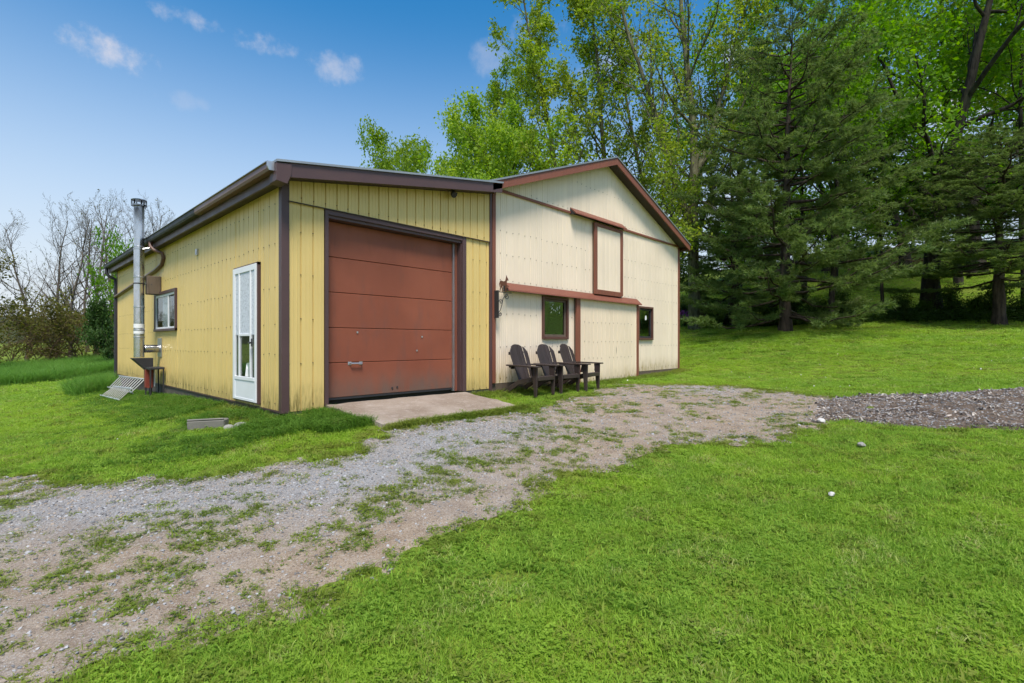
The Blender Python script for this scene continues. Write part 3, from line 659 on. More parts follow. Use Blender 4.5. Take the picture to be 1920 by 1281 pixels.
hood(7.17,12.50,2.53,2.71,'track_hood'); MB().prism([(0,2.695),(-.15,2.53),(0,2.53)],lambda p:(7.17,FY-.03+p[0],p[1]),lambda p:(7.185,FY-.03+p[0],p[1])).build('track_end_plate',M['black_steel'],barn)
MB().box((7.2,FY-.10,2.54),(12.48,FY-.07,2.58)).build('track_rail',M['black_steel'],barn)
# big sliding door
sy = FY-.115
slide = MB().box((9.56,sy,.50),(9.71,sy+.045,2.55)).box((12.37,sy,.50),(12.47,sy+.045,2.55)).box((9.71,sy+.002,.50),(12.37,sy+.04,.53)).build('sliding_door',RT,barn,.004)
MB().box((9.57,sy+.045,.51),(12.46,sy+.085,2.55)).build('door_core',M['rough_wood'],slide)
run(slide, M['cream_door_siding'], 'front', 9.71, 12.37, .184, .525, lambda x: 2.55, sy+.03)
screws(slide,'front',[9.71+.184*k for k in range(1,14)],(.62,1.12,1.52,2.0),sy+.03,7)
MB().prism([(-.006,-.1),(.004,-.05),(.008,.0),(.003,.06),(-.004,.1),(-.004,.0)],lambda p:(11.32+p[0],sy+.017,1.30+p[1]),lambda p:(11.32+p[0],sy+.012,1.30+p[1])).build('tear_in_sheet',M['black_steel'],slide)
# windows
def barn_window(x0, x1, z0, z1, kind):
    y = FY-.06; f = .055
    w = MB().box((x0-f,y,z0-f),(x0,FY+.05,z1+f)).box((x1,y,z0-f),(x1+f,FY+.05,z1+f)).box((x0,y,z1),(x1,FY+.05,z1+f)).box((x0,y-.015,z0-f),(x1,FY+.05,z0)).build('window',M['window_trim'],barn,.004)
    MB().box((x0,FY-.01,z0),(x0+.05,FY+.03,z1)).box((x1-.05,FY-.01,z0),(x1,FY+.03,z1)).box((x0+.05,FY-.01,z1-.05),(x1-.05,FY+.03,z1)).box((x0+.05,FY-.01,z0),(x1-.05,FY+.03,z0+.05)).build('sash',M['rough_wood'] if kind == 'blind' else M['black_steel'],w,.003)
    MB().box((x0+.03,FY+.008,z0+.03),(x1-.03,FY+.012,z1-.03)).build('pane',M['window_glass'],w)
    if kind == 'blind':
        MB().box((x0+.12,FY+.05,z0-.02),(x1+.02,FY+.055,z1+.02)).build('green_blind',M['green_blind'],w)  # green panel; its dark green also stands in for foliage reflected in the pane
        rr = random.Random(5); mb = MB(); cx, cz = (x0+x1)/2+.04, z1-.22
        for k in range(15):
            a = rr.uniform(0,6.28); px, pz = cx+rr.uniform(-.17,.17), cz+rr.uniform(-.05,.07); l = rr.uniform(.03,.07)
            q = [(px,pz),(px+math.cos(a)*l*.5-math.sin(a)*.012,pz+math.sin(a)*l*.5+math.cos(a)*.012),(px+math.cos(a)*l,pz+math.sin(a)*l),(px+math.cos(a)*l*.5+math.sin(a)*.008,pz+math.sin(a)*l*.5-math.cos(a)*.008)]
            mb.prism(q,lambda p:(p[0],FY+.0055,p[1]),lambda p:(p[0],FY+.004,p[1]))
        mb.build('white_leaf_marks',M['white_paint'],w)  # thin white flecks just in front of the pane
    else:
        pts = [(.0,.09),(.03,.085),(.045,.05),(.055,-.01),(.04,-.045),(.015,-.03),(-.02,-.055),(-.05,-.03),(-.045,.02),(-.03,.07)]
        MB().prism(pts,lambda p:((x0+x1)/2+.08+p[0],FY+.0055,z1-.28+p[1]),lambda p:((x0+x1)/2+.08+p[0],FY+.004,z1-.28+p[1])).build('white_mark',M['white_paint'],w)  # thin white shape just in front of the pane
        MB().box((x0+.24,FY+.02,z0+.05),(x0+.27,FY+.035,z1-.05)).build('sash_bar',M['green_blind'],w)
    return w
barn_window(8.45,9.27,1.63,2.47,'blind'); barn_window(12.62,13.37,1.63,2.47,'plain')
# ================================================================ stove pipe beside the left wall
def make_stovepipe():
    cx, cy, r = 2.435, 13.88, .10
    root = tagged(empty('stovepipe_chimney',(cx,cy,GZ(cx,cy)),world_children=True),'tall stainless steel stovepipe standing beside the yellow side wall','chimney')
    SP, BK = M['stainless_pipe'], M['black_steel']
    for a,b in ((1.16,1.62),(1.62,2.30),(2.30,2.98),(2.98,3.66),(3.66,4.60)):
        MB().tube([(cx,cy,a+.004),(cx,cy,b-.004)],r,20).build('pipe_section',SP,root,smooth=True)
    for z in (1.62,1.78,2.30,2.98,3.66):
        MB().tube([(cx,cy,z-.018),(cx,cy,z-.012),(cx,cy,z+.012),(cx,cy,z+.018)],[r+.001,r+.007,r+.007,r+.001],20).build('locking_band',M['galvanised'],root,smooth=True)
    MB().tube([(cx,cy,1.70),(cx,cy,1.76)],r+.004,20).tube([(cx,cy,1.83),(cx,cy,1.92)],r+.003,20).build('foil_tape_wrap',M['white_paint'],root,smooth=True)
    mb = MB(); mb.tube([(cx,cy,4.58),(cx,cy,4.61)],r+.05,20); mb.tube([(cx,cy,4.705),(cx,cy,4.72),(cx,cy,4.735)],[r+.04,r+.05,r+.015],20)
    for k in range(6):
        t = k*math.pi/3; mb.beam((cx+(r+.035)*math.cos(t),cy+(r+.035)*math.sin(t),4.60),(cx+(r+.035)*math.cos(t),cy+(r+.035)*math.sin(t),4.71),.012,.03)
    mb.build('rain_cap',SP,root,smooth=True)
    t = []
    for k in range(9): t += [(cx+.10+k*.034,cy,1.36),(cx+.117+k*.034,cy,1.36)]
    MB().tube(t,[.094 if k % 2 else .088 for k in range(len(t))],16).build('elbow_pipe',SP,root,smooth=True)
    MB().box((LX-.035,cy-.17,1.17),(LX-.018,cy+.17,1.60)).build('wall_thimble_plate',M['galvanised'],root,.004)
    MB().prism([(cx-.15,1.15),(cx+.24,1.15),(cx+.24,.78),(cx+.20,.78)],lambda p:(p[0],cy-.14,p[1]),lambda p:(p[0],cy+.14,p[1])).build('support_bracket',BK,root,.006)
    MB().box((cx+.185,cy-.03,.15),(cx+.24,cy+.03,.78)).build('bracket_post',BK,root)
    MB().box((cx+.13,cy-.12,2.60),(LX-.02,cy+.10,3.02)).build('wood_standoff',M['rough_wood'],root,.012)
    MB().tube([(cx+.10,cy-.06,2.83),(cx+.22,cy-.12,2.82)],.012,6).tube([(cx,cy,2.82),(cx,cy,2.845)],r+.009,20).build('strap_clamp',BK,root,smooth=True)
    MB().tube([(cx+.05,cy-.08,3.61),(e0-.02,cy-.10,3.66)],.016,6).tube([(cx,cy,3.60),(cx,cy,3.625)],r+.009,20).build('strap_clamp',M['galvanised'],root,smooth=True)
make_stovepipe()
def make_stand():
    x0,x1,y0,y1 = 2.52,2.80,13.30,13.80
    root = tagged(empty('ash_bucket_stand',((x0+x1)/2,(y0+y1)/2,GZ(2.66,13.55)),world_children=True),'small black metal stand with a red panel under the stovepipe elbow','stand')
    MB().box((x0,y0,.90),(x1,y1,.95)).build('top_shelf',M['black_steel'],root,.006)
    for x,y in ((x0+.02,y0+.02),(x1-.02,y0+.02),(x0+.02,y1-.02),(x1-.02,y1-.02)):
        MB().box((x-.012,y-.012,.2),(x+.012,y+.012,.90)).build('leg',M['black_steel'],root)
    MB().box((x0+.0,y1-.10,.48),(x0+.15,y1+.06,.895)).box((x0+.02,y1-.12,.47),(x0+.13,y1+.0,.50)).build('red_side_panel',M['red_paint'],root,.01)
    MB().box((x0+.16,y1-.08,.5),(x0+.185,y1+.04,.89)).build('white_slat',M['white_paint'],root)
make_stand()
# ---- two aluminium ladder sections lying along the wall foot
def ladder(label, a, b, c, d):
    """a-b inner rail (far to near), d-c outer rail"""
    a,b,c,d = map(Vector,(a,b,c,d)); root = tagged(empty('ladder',(a+b+c+d)/4,world_children=True),label,'ladder','ladder sections by the yellow wall')
    n = (b-a).cross(d-a).normalized(); AL = M['aluminium']
    for p,q in ((a,b),(d,c)): MB().beam(p,q,.022,.06,up=tuple(n)).build('side_rail',AL,root,.004)
    for k in range(11):
        t = (k+.5)/11; MB().tube([a.lerp(b,t),d.lerp(c,t)],.011,8).build('rung',AL,root,smooth=True)
ladder('upper aluminium ladder section propped on edge against the yellow wall foot',(2.79,18.6,.50),(2.79,15.1,.58),(2.46,14.75,.30),(2.46,18.1,.22))
ladder('lower aluminium ladder section resting outermost on the grass',(2.44,17.2,.30),(2.44,14.65,.40),(2.08,13.85,.22),(2.08,16.4,.14))
# ---- half-sunk concrete block with broken lumps
def rock(name, loc, s, mat, label, cat, seed, flat=.6):
    bm = bmesh.new(); bmesh.ops.create_icosphere(bm,subdivisions=2,radius=1); rr = random.Random(seed)
    k = [Vector((rr.gauss(0,1),rr.gauss(0,1),rr.gauss(0,1))).normalized() for _ in range(7)]; am = [rr.uniform(.6,.95) for _ in k]
    for v in bm.verts:
        c = v.co.copy()
        for n_, a_ in zip(k,am):
            d_ = c.dot(n_)
            if d_ > a_: c -= n_*(d_-a_)
        v.co = Vector((c.x*s[0],c.y*s[1],c.z*s[2]))
    me = bpy.data.meshes.new(name); bm.to_mesh(me); bm.free(); me.materials.append(mat)
    return tagged(link(name,me,None,loc),label,cat)
b = MB().box((-.24,-.075,-.08),(.24,.075,.10)).box((-.24,-.075,.10),(.24,-.045,.125)).build('concrete_block',M['concrete_block'],None,.012,loc=(2.10,7.62,GZ(2.1,7.6)+.02))
b.rotation_euler = (.05,-.04,R(-42)); tagged(b,'weathered concrete block half sunk in grass near the garage corner','concrete block')
rock('concrete_lump',(2.36,7.18,GZ(2.36,7.18)+.02),(.10,.07,.06),M['stone'],'larger pale broken concrete lump beside the sunken block','rubble',3)
rock('concrete_lump',(2.25,7.30,GZ(2.25,7.3)+.015),(.07,.055,.045),M['stone'],'smaller pale broken concrete lump touching the sunken block','rubble',8)
rock('fieldstone',(8.16,1.66,GZ(8.16,1.66)+.03),(.08,.06,.045),M['pale_stone'],'whitish stone at the grass edge beside the bare dirt patch','stone',5)
rock('fieldstone',(7.05,1.02,GZ(7.05,1.02)+.03),(.09,.05,.035),M['stone'],'pale flat stone lying in the lawn in front of the bare dirt','stone',6)
rock('fieldstone',(5.07,.95,GZ(5.07,.95)+.045),(.035,.028,.02),M['pale_stone'],'small white stone alone on the near right lawn','stone',7)

# ================================================================ Adirondack chairs against the barn wall
def make_chair():
    root = empty('adirondack_chair',(0,0,0)); P = M['chair_plastic']
    for s in (-1,1):
        x = s*.30
        MB().prism([(-.435,0),(-.375,0),(-.335,.36),(-.31,.555),(-.45,.555)],lambda p:(x-.017,p[0],p[1]),lambda p:(x+.017,p[0],p[1])).build('front_leg',P,root,.008)
        MB().prism([(-.40,.30),(-.40,.385),(.02,.30),(.44,.05),(.44,0),(.33,0),(.0,.21)],lambda p:(x-s*.03-.016,p[0],p[1]),lambda p:(x-s*.03+.016,p[0],p[1])).build('rear_leg',P,root,.006)
        arm = [(-.50,-.06),(-.50,.05),(-.46,.075),(-.2,.07),(.10,.04),(.27,.03),(.27,-.045),(0,-.045)]
        MB().prism(arm,lambda p:(x+s*.02+s*p[1],p[0],.555+.02*(p[0]+.5)),lambda p:(x+s*.02+s*p[1],p[0],.582+.02*(p[0]+.5))).build('armrest',P,root,.006)
        MB().prism([(-.33,.555),(-.30,.40),(-.345,.40)],lambda p:(x+s*.02,p[0],p[1]),lambda p:(x+s*.055,p[0],p[1])).build('arm_bracket',P,root)
    for k in range(6):
        y = -.44+k*.088; z = .375-.012*k-.0006*k*k*4; drop = .05 if k == 0 else 0
        m = MB().box((-.275,y,z-.018),(.275,y+.078,z+.004))
        if drop: m.box((-.275,y-.012,z-.075),(.275,y+.008,z+.0))
        m.build('seat_slat',P,root,.006)
    n = 5; ang = R(20); arc = lambda x: .80-.17*(abs(x)/.29)**2.3
    for k in range(n):
        f = (k-(n-1)/2)/((n-1)/2); w0, w1 = .094, .112; x0, x1 = f*.200, f*.236
        q = [(x0-w0/2,0),(x0+w0/2,0),(x1+w1/2,.5)]+[(x1+w1*(.5-j/5),arc(x1+w1*(.5-j/5))) for j in range(6)]+[(x1-w1/2,.5)]
        cv = .03*f*f
        tr = lambda p,o: (p[0],.02+p[1]*math.sin(ang)+(o-cv)*math.cos(ang),.24+p[1]*math.cos(ang)-(o-cv)*math.sin(ang))
        MB().prism(q,lambda p:tr(p,0),lambda p:tr(p,.022)).build('back_slat',P,root,.005)
    for h,w in ((.33,.30),(.62,.24)):
        y, z = .02+h*math.sin(ang)+.045, .24+h*math.cos(ang)-.012
        MB().box((-w,y-.012,z-.03),(w,y+.014,z+.03)).build('back_rail',P,root,.005)
    MB().box((-.30,.20,.535),(.30,.235,.568)).build('back_rail',P,root,.005)
    return root
chair = make_chair()
CH = [((7.35,6.50),R(6),'dark brown plastic Adirondack chair nearest the yellow garage'),((8.15,6.48),R(2),'dark brown plastic Adirondack chair in the middle of the three'),((8.82,6.42),R(9),'dark brown plastic Adirondack chair nearest the sliding door, turned outward')]
for i,((x,y),rz,lab) in enumerate(CH):
    o = chair if i == 0 else copy_tree(chair)
    o.location = (x,y,GZ(x,y)-.005); o.rotation_euler = (0,0,rz)
    tagged(o,lab,'chair','Adirondack chairs along the barn wall')

# ================================================================ wrought-iron bracket with a horse
def make_horse():
    root = tagged(empty('horse_bracket',(6.90,FY-.07,2.42),world_children=True),'wrought iron scroll bracket with a rusty prancing horse figure','wall bracket')
    y = FY-.16; RS, BK = M['rusty_steel'], M['black_steel']
    H = [(-.17,.02),(-.19,.10),(-.15,.17),(-.12,.185),(-.02,.17),(.04,.19),(.07,.27),(.085,.345),(.10,.305),(.15,.25),(.165,.215),(.145,.20),(.115,.225),(.10,.17),(.095,.11),(.13,.07),(.175,.075),(.18,.05),(.12,.045),(.08,.07),(.085,.0),(.075,-.10),(.055,-.10),(.05,.01),(.03,.065),(-.04,.06),(-.07,.04),(-.05,-.03),(-.06,-.10),(-.085,-.10),(-.08,-.03),(-.115,.03),(-.13,-.03),(-.15,-.10),(-.175,-.10),(-.155,-.02),(-.14,.08),(-.155,.10),(-.165,.06)]
    H = [(a*.74,b*.76) for a,b in H]; ox, oz = 7.06, 2.575
    MB().prism(H,lambda p:(ox+p[0],y,oz+p[1]),lambda p:(ox+p[0],y-.008,oz+p[1])).build('horse_figure',RS,root)
    MB().beam((6.90,y,2.49),(7.27,y,2.49),.012,.014).build('top_bar',BK,root); MB().box((6.885,y-.012,1.98),(6.905,FY-.06,2.52)).build('wall_plate',BK,root)
    def scroll(cx,cz,r,a0,turns,flip):
        return [(cx+flip*(r*(1-.75*k/22))*math.cos(a0+turns*2*math.pi*k/22),y,cz+(r*(1-.75*k/22))*math.sin(a0+turns*2*math.pi*k/22)) for k in range(23)]
    MB().tube([(6.905,y,2.08),(6.96,y,2.14),(7.0,y,2.24),(7.03,y,2.36),(7.10,y,2.44),(7.17,y,2.46)],.008,6).build('brace',BK,root)
    for a in (scroll(7.15,2.41,.06,1.6,1.3,1),scroll(6.97,2.30,.05,0,1.3,-1),scroll(6.955,2.06,.05,2.2,1.3,1)):
        MB().tube(a,.007,6).build('scroll',BK,root)
make_horse()
# ================================================================ vegetation builders
def tubes_mesh(name, paths, mat):
    """paths: list of (pts (k,3), radii (k,), sides) -> one mesh"""
    Vs, Fs, base = [], [], 0
    for pts, rad, n in paths:
        pts = np.asarray(pts,float); k = len(pts)
        d = np.gradient(pts,axis=0); d /= np.linalg.norm(d,axis=1)[:,None]+1e-9
        ref = np.array([0,0,1.]) if abs(d[0,2]) < .9 else np.array([1.,0,0])
        a = np.cross(d,ref); a /= np.linalg.norm(a,axis=1)[:,None]+1e-9; b = np.cross(d,a)
        t = np.arange(n)*2*math.pi/n
        V = pts[:,None]+(a[:,None]*np.cos(t)[None,:,None]+b[:,None]*np.sin(t)[None,:,None])*np.asarray(rad)[:,None,None]
        i = np.arange(k*n).reshape(k,n); j = np.roll(i,-1,1)
        Fs.append(np.stack([i[:-1],j[:-1],j[1:],i[1:]],-1).reshape(-1,4)+base); Vs.append(V.reshape(-1,3)); base += k*n
    return mesh_arrays(name,np.concatenate(Vs),np.concatenate(Fs),mat,True)
def leaves_mesh(name, P, size, mat, rng, tint=None, aspect=.6, droop=.3, up=.0):
    """diamond leaves folded along the midrib; 2 triangles each"""
    n = len(P); size = np.broadcast_to(size,(n,))[:,None]
    d = rng.normal(size=(n,3)); d[:,2] -= droop; d /= np.linalg.norm(d,axis=1)[:,None]
    nn = rng.normal(size=(n,3)); nn[:,2] += up; s = np.cross(d,nn); s /= np.linalg.norm(s,axis=1)[:,None]; f = np.cross(s,d)
    a, c = P-d*size*.5, P+d*size*.5; m = P-d*size*.06
    l, r = m+s*size*aspect*.5+f*size*.10, m-s*size*aspect*.5+f*size*.10
    V = np.stack([a,l,c,r],1).reshape(-1,3); i = np.arange(n)*4
    F = np.concatenate([np.stack([i,i+1,i+2],1),np.stack([i,i+2,i+3],1)])
    me = mesh_arrays(name,V,F,mat)
    t = np.clip((rng.random(n) if tint is None else tint),0,1)
    at = me.attributes.new('tint','FLOAT','POINT'); at.data.foreach_set('value',np.repeat(t,4).astype(np.float32))
    return me
def unit(v): return v/(np.linalg.norm(v)+1e-9)
def grow(rng, p, d, L, r, level, spec, paths, anchors):
    """recursive branching; spec[level] = dict(seg, wob, up, kids, ang, ratio, t0, sides, leafy)"""
    s = spec[level]; pts = [p.copy()]; rad = [r]; seg = s['seg']; dirs = [d]
    for k in range(seg):
        d = unit(d+rng.normal(size=3)*s['wob']+np.array([0,0,s['up']])); p = p+d*(L/seg)
        pts.append(p.copy()); rad.append(max(r*(1-(k+1)/seg*s.get('taper',.85)),.004)); dirs.append(d)
    paths.append((pts,rad,s['sides']))
    pts = np.array(pts)
    if s.get('leafy'):
        for k in range(1,len(pts)): anchors.append((pts[k],level)); anchors.append(((pts[k]+pts[k-1])/2,level))
    if level+1 < len(spec):
        for i in range(int(s['kids'])):
            t = s['t0']+(1-s['t0'])*((i+rng.random())/s['kids']); t = min(t,.98); x = t*seg; k = int(x); q = pts[k]+(pts[k+1]-pts[k])*(x-k)
            dd = dirs[min(k+1,seg)]; ax = unit(np.cross(dd,rng.normal(size=3))); a = R(s['ang']*rng.uniform(.7,1.3))
            nd = unit(dd*math.cos(a)+ax*math.sin(a))
            prof = s['prof'](t) if 'prof' in s else (1-.55*t)
            grow(rng,q,nd,L*s['ratio']*prof*rng.uniform(.75,1.2),max(rad[k]*s.get('rr',.5),.006),level+1,spec,paths,anchors)
def decid(seed, h, r, spec, leaf_mat, bark, nleaf, size, spread, clump=True, lean=(0,0), aspect=.62, forks=None):
    rng = np.random.default_rng(seed); paths, anchors = [], []
    grow(rng,np.zeros(3)-np.array([0,0,.15]),unit(np.array([lean[0],lean[1],1.])),h,r,0,spec,paths,anchors)
    for (t,ang,az,ratio) in (forks or []):
        base = np.array(paths[0][0]); x = t*(len(base)-1); k = int(x); q = base[k]+(base[k+1]-base[k])*(x-k)
        d = np.array([math.sin(R(ang))*math.cos(az),math.sin(R(ang))*math.sin(az),math.cos(R(ang))])
        grow(rng,q,d,h*ratio,r*.6*(1-t*.5),0,spec,paths,anchors)
    # flare at the root
    pts, rad, sd_ = paths[0]; rad[0] = rad[0]*1.45
    tm = tubes_mesh('trunk',paths,bark)
    cm = None
    if nleaf and anchors:
        A = np.array([a for a,_ in anchors]); w = rng.gamma(.38,1,len(A)) if clump else np.ones(len(A)); w /= w.sum()
        idx = rng.choice(len(A),nleaf,p=w); P = A[idx]+rng.normal(size=(nleaf,3))*spread
        ct = rng.random(len(A)); tint = np.clip(ct[idx]*.6+rng.random(nleaf)*.4,0,1)
        cm = leaves_mesh('crown',P,size*rng.uniform(.45,1.5,nleaf),leaf_mat,rng,tint,aspect)
    return tm, cm
def pine_mesh(seed, h, r, nwh, lmax, tufts, base_t=.12, needle=.17, droop=.10, mat='pine_needle', bark='pine_bark'):
    rng = np.random.default_rng(seed); paths = []; P = []; D = []
    k = 14; tz = np.linspace(-.2,h,k); tp = np.stack([np.cumsum(rng.normal(size=k)*.04),np.cumsum(rng.normal(size=k)*.04),tz],1); tp[0,:2] = tp[1,:2]
    paths.append((tp,np.concatenate([[r*1.4],r*(1-np.linspace(.07,1,k-1))*1.0+.015]),9))
    for i in range(nwh):
        t = base_t+(1-base_t)*(i/(nwh-1))**.95; z = h*t
        lb = lmax*(np.interp(t,[0,.12,.3,.6,.85,1],[.85,1,1,.88,.6,.2]))
        nb = rng.integers(4,7) if t < .9 else 4; a0 = rng.random()*6.28
        for b_ in range(nb):
            a = a0+b_*6.283/nb+rng.normal()*.25; L = lb*rng.uniform(.55,1.15)
            p0 = np.array([np.interp(z,tz,tp[:,0]),np.interp(z,tz,tp[:,1]),z+rng.normal()*.15]); out = np.array([math.cos(a),math.sin(a),0])
            el = np.interp(t,[0,.3,.7,1],[-.12,.02,.28,.7])+rng.normal()*.08
            s_ = np.linspace(0,1,6); pts = p0+out*(L*s_)[:,None]+np.stack([0*s_,0*s_,L*(el*s_-droop*np.sin(s_*3.0)*.5+.16*s_**3)],1)
            pts[1:,:] += rng.normal(size=(5,3))*.05*L/3
            paths.append((pts,np.linspace(max(.012+.014*L,.012),.006,6),4))
            side = np.array([-out[1],out[0],0])
            for tw in range(int(5+L*3.2)):
                u = rng.uniform(.22,1.0); q = np.array([np.interp(u,s_,pts[:,j]) for j in range(3)])
                sg = rng.choice([-1,1]); tl = L*.30*(1.15-u*.75)*rng.uniform(.5,1.2)+.12
                dv = unit(out*.75+side*sg*rng.uniform(.3,1.1)+np.array([0,0,rng.uniform(-.12,.28)]))
                e = q+dv*tl; paths.append((np.stack([q,(q+e)/2+np.array([0,0,.02]),e]),[.008,.006,.003],3))
                m = max(2,int(tl*7))
                for v in np.linspace(.25,1,m): P.append(q+dv*tl*v); D.append(dv)
            P.append(pts[-1]); D.append(out)
    P = np.array(P); D = np.array(D); idx = rng.choice(len(P),tufts); nn = 7
    Q = P[idx]+rng.normal(size=(tufts,3))*np.array([.05,.05,.035]); dd = D[idx]
    n = tufts*nn; q = np.repeat(Q,nn,0); d = np.repeat(dd,nn,0)*.9+rng.normal(size=(n,3))*.62+np.array([0,0,.14]); d /= np.linalg.norm(d,axis=1)[:,None]
    s_ = np.cross(d,rng.normal(size=(n,3))); s_ /= np.linalg.norm(s_,axis=1)[:,None]; L = needle*rng.uniform(.6,1.25,n)[:,None]; wd = .012+.008*rng.random(n)[:,None]
    V = np.stack([q-s_*wd,q+s_*wd,q+d*L],1).reshape(-1,3); F = np.arange(n*3).reshape(-1,3)
    cm = mesh_arrays('crown',V,F,M[mat]); at = cm.attributes.new('tint','FLOAT','POINT')
    tt = np.clip(.15+.5*np.repeat(rng.random(tufts),nn)+.35*rng.random(n)*.6,0,1); at.data.foreach_set('value',np.repeat(tt,3).astype(np.float32))
    return tubes_mesh('trunk',paths,M[bark]), cm
def plant(name, loc, meshes, label, cat, group, scale=1.0, rz=0.0, parts=('trunk','crown'), sz=None):
    root = empty(name,(loc[0],loc[1],GZ(loc[0],loc[1])-.02),rz); root.scale = (scale,scale,scale*(sz or 1))
    for nm, me in zip(parts,meshes):
        if me is not None: link(nm,me,root)
    return tagged(root,label,cat,group)

# ---- prototypes
pop_spec = [dict(seg=12,wob=.05,up=.05,kids=30,ang=38,ratio=.30,t0=.18,sides=8,rr=.42,prof=lambda t:1.1-.75*t),
            dict(seg=7,wob=.13,up=.10,kids=7,ang=36,ratio=.42,t0=.2,sides=5,leafy=True,rr=.5),
            dict(seg=4,wob=.22,up=.06,kids=3,ang=40,ratio=.55,t0=.25,sides=3,leafy=True),
            dict(seg=3,wob=.25,up=.02,kids=0,ang=0,ratio=0,t0=0,sides=3,leafy=True)]
map_spec = [dict(seg=9,wob=.07,up=.03,kids=15,ang=55,ratio=.55,t0=.25,sides=10,rr=.5,prof=lambda t:1.1-.6*t),
            dict(seg=7,wob=.16,up=.04,kids=8,ang=45,ratio=.48,t0=.2,sides=6,rr=.5,leafy=True),
            dict(seg=5,wob=.22,up=.02,kids=4,ang=45,ratio=.55,t0=.2,sides=3,leafy=True),
            dict(seg=3,wob=.25,up=0,kids=0,ang=0,ratio=0,t0=0,sides=3,leafy=True)]
bush_spec = [dict(seg=5,wob=.15,up=.03,kids=22,ang=42,ratio=.62,t0=.06,sides=5,rr=.6,prof=lambda t:1.15-.6*t),
             dict(seg=5,wob=.2,up=.05,kids=7,ang=42,ratio=.5,t0=.2,sides=3,leafy=True),
             dict(seg=3,wob=.25,up=.02,kids=0,ang=0,ratio=0,t0=0,sides=3,leafy=True)]
bare_spec = [dict(seg=10,wob=.06,up=.04,kids=20,ang=36,ratio=.46,t0=.16,sides=7,rr=.5,prof=lambda t:1.15-.75*t),
             dict(seg=6,wob=.13,up=.09,kids=8,ang=34,ratio=.45,t0=.15,sides=4,rr=.55,leafy=True),
             dict(seg=4,wob=.2,up=.05,kids=4,ang=36,ratio=.55,t0=.15,sides=3,rr=.6,leafy=True),
             dict(seg=3,wob=.22,up=.02,kids=0,ang=0,ratio=0,t0=0,sides=3,leafy=True)]
PB, MBK, BB = M['poplar_bark'], M['maple_bark'], M['bare_bark']
gP = 'poplars behind the barn'
plant('poplar_tree',(25.0,18.7),decid(11,23.5,.22,pop_spec,M['poplar_leaf'],PB,16500,.185,.17),'tall slim poplar with sparse yellow-green leaves rising behind the barn ridge, left of two','tree',gP)
plant('poplar_tree',(26.1,16.1),decid(12,23.5,.24,pop_spec,M['poplar_leaf'],PB,15500,.185,.17),'tall slim poplar with pale straight trunk right behind the barn peak','tree',gP)
plant('poplar_tree',(26.5,11.2),decid(21,24,.36,pop_spec,M['poplar_leaf'],PB,11000,.18,.17,forks=[(.22,24,R(138),.72),(.34,20,R(-40),.5)]),'large thinly leaved poplar with a forked pale trunk right of the barn','tree',gP)
plant('poplar_tree',(22.8,25.4),decid(13,19.5,.17,pop_spec,M['lime_leaf'],PB,11000,.17,.17),'thin airy poplar with sparse leaves against blue sky above the garage roof','tree',gP)
plant('poplar_tree',(29.0,15.0),decid(14,21,.2,pop_spec,M['lime_leaf'],PB,7000,.17,.24),'yellow-green poplar standing behind the forked poplar','tree',gP)
plant('roundtop_tree',(20.0,28.5),decid(15,14.4,.2,map_spec,M['lime_leaf'],MBK,15000,.21,.3),'small round-topped green tree peeking over the garage roof','tree','leafy trees behind the roofs',.70,0,('trunk','crown'),1.29)
plant('lime_green_tree',(21.4,19.5),decid(16,13.4,.2,map_spec,M['lime_leaf'],MBK,22000,.20,.3),'bright lime green bushy tree above the barn roof','tree','leafy trees behind the roofs',.8,0,('trunk','crown'),1.22)
plant('lime_green_tree',(21.6,23.4),decid(17,11.8,.18,map_spec,M['lime_leaf'],MBK,17000,.20,.3),'bright green bushy tree over the joint of the two roofs','tree','leafy trees behind the roofs',.72,0,('trunk','crown'),1.35)
plant('small_crooked_tree',(23.4,11.6),decid(18,9.6,.13,map_spec,M['poplar_leaf'],MBK,5500,.15,.2,lean=(.05,-.1)),'small dark-branched tree with few leaves beyond the barn rake','tree','leafy trees behind the roofs')
pA = pine_mesh(31,13.4,.24,25,4.7,25000,.06,.2); pB = pine_mesh(32,15.0,.25,22,5.0,22000,.24,.2)
gW = 'white pines at the lawn edge'
plant('white_pine',(23.7,6.2),pA,'big dark white pine with a bare lower trunk beside the barn','tree',gW)
plant('white_pine',(29.6,-.6),pB,'dark white pine with wide level boughs at the right edge','tree',gW,.92,1.1,('trunk','crown'),.58)
plant('white_pine',(27.4,9.6),pA,'dark white pine close behind the right corner of the barn','tree',gW,.72,2.0)
m1 = decid(41,19,.38,map_spec,M['maple_leaf'],MBK,23000,.19,.28,forks=[(.20,24,R(120),.62)]); m2 = decid(42,18,.3,map_spec,M['maple_leaf'],MBK,18500,.19,.3)
gM = 'broadleaf trees in the right-hand woods'
plant('maple_tree',(32.4,1.8),m1,'large maple with a dark forked trunk and bright green canopy','tree',gM)
plant('maple_tree',(45.0,-4.0),m2,'bright green maple filling the upper right corner','tree',gM,1.1,.8)
plant('maple_tree',(43.2,3.7),m2,'leafy maple deep in the woods left of the forked maple','tree',gM,1.05,2.6)
plant('maple_tree',(43.7,.2),m1,'tall leafy maple deep in the woods right of the forked maple','tree',gM,1.08,4.1)
plant('maple_tree',(36.0,12.6),m2,'leafy maple behind the barn pine','tree',gM,1.0,5.0)
slim_spec = [dict(map_spec[0],t0=.42,kids=12,ratio=.42)]+map_spec[1:]
sl1 = decid(45,15,.15,slim_spec,M['maple_leaf'],MBK,9000,.18,.24); sl2 = decid(46,16,.17,slim_spec,M['lime_leaf'],MBK,8000,.18,.24)
plant('maple_tree',(33.6,6.2),sl1,'slim straight-trunked maple just right of the big pine, farther back','tree',gM,1.0,.4)
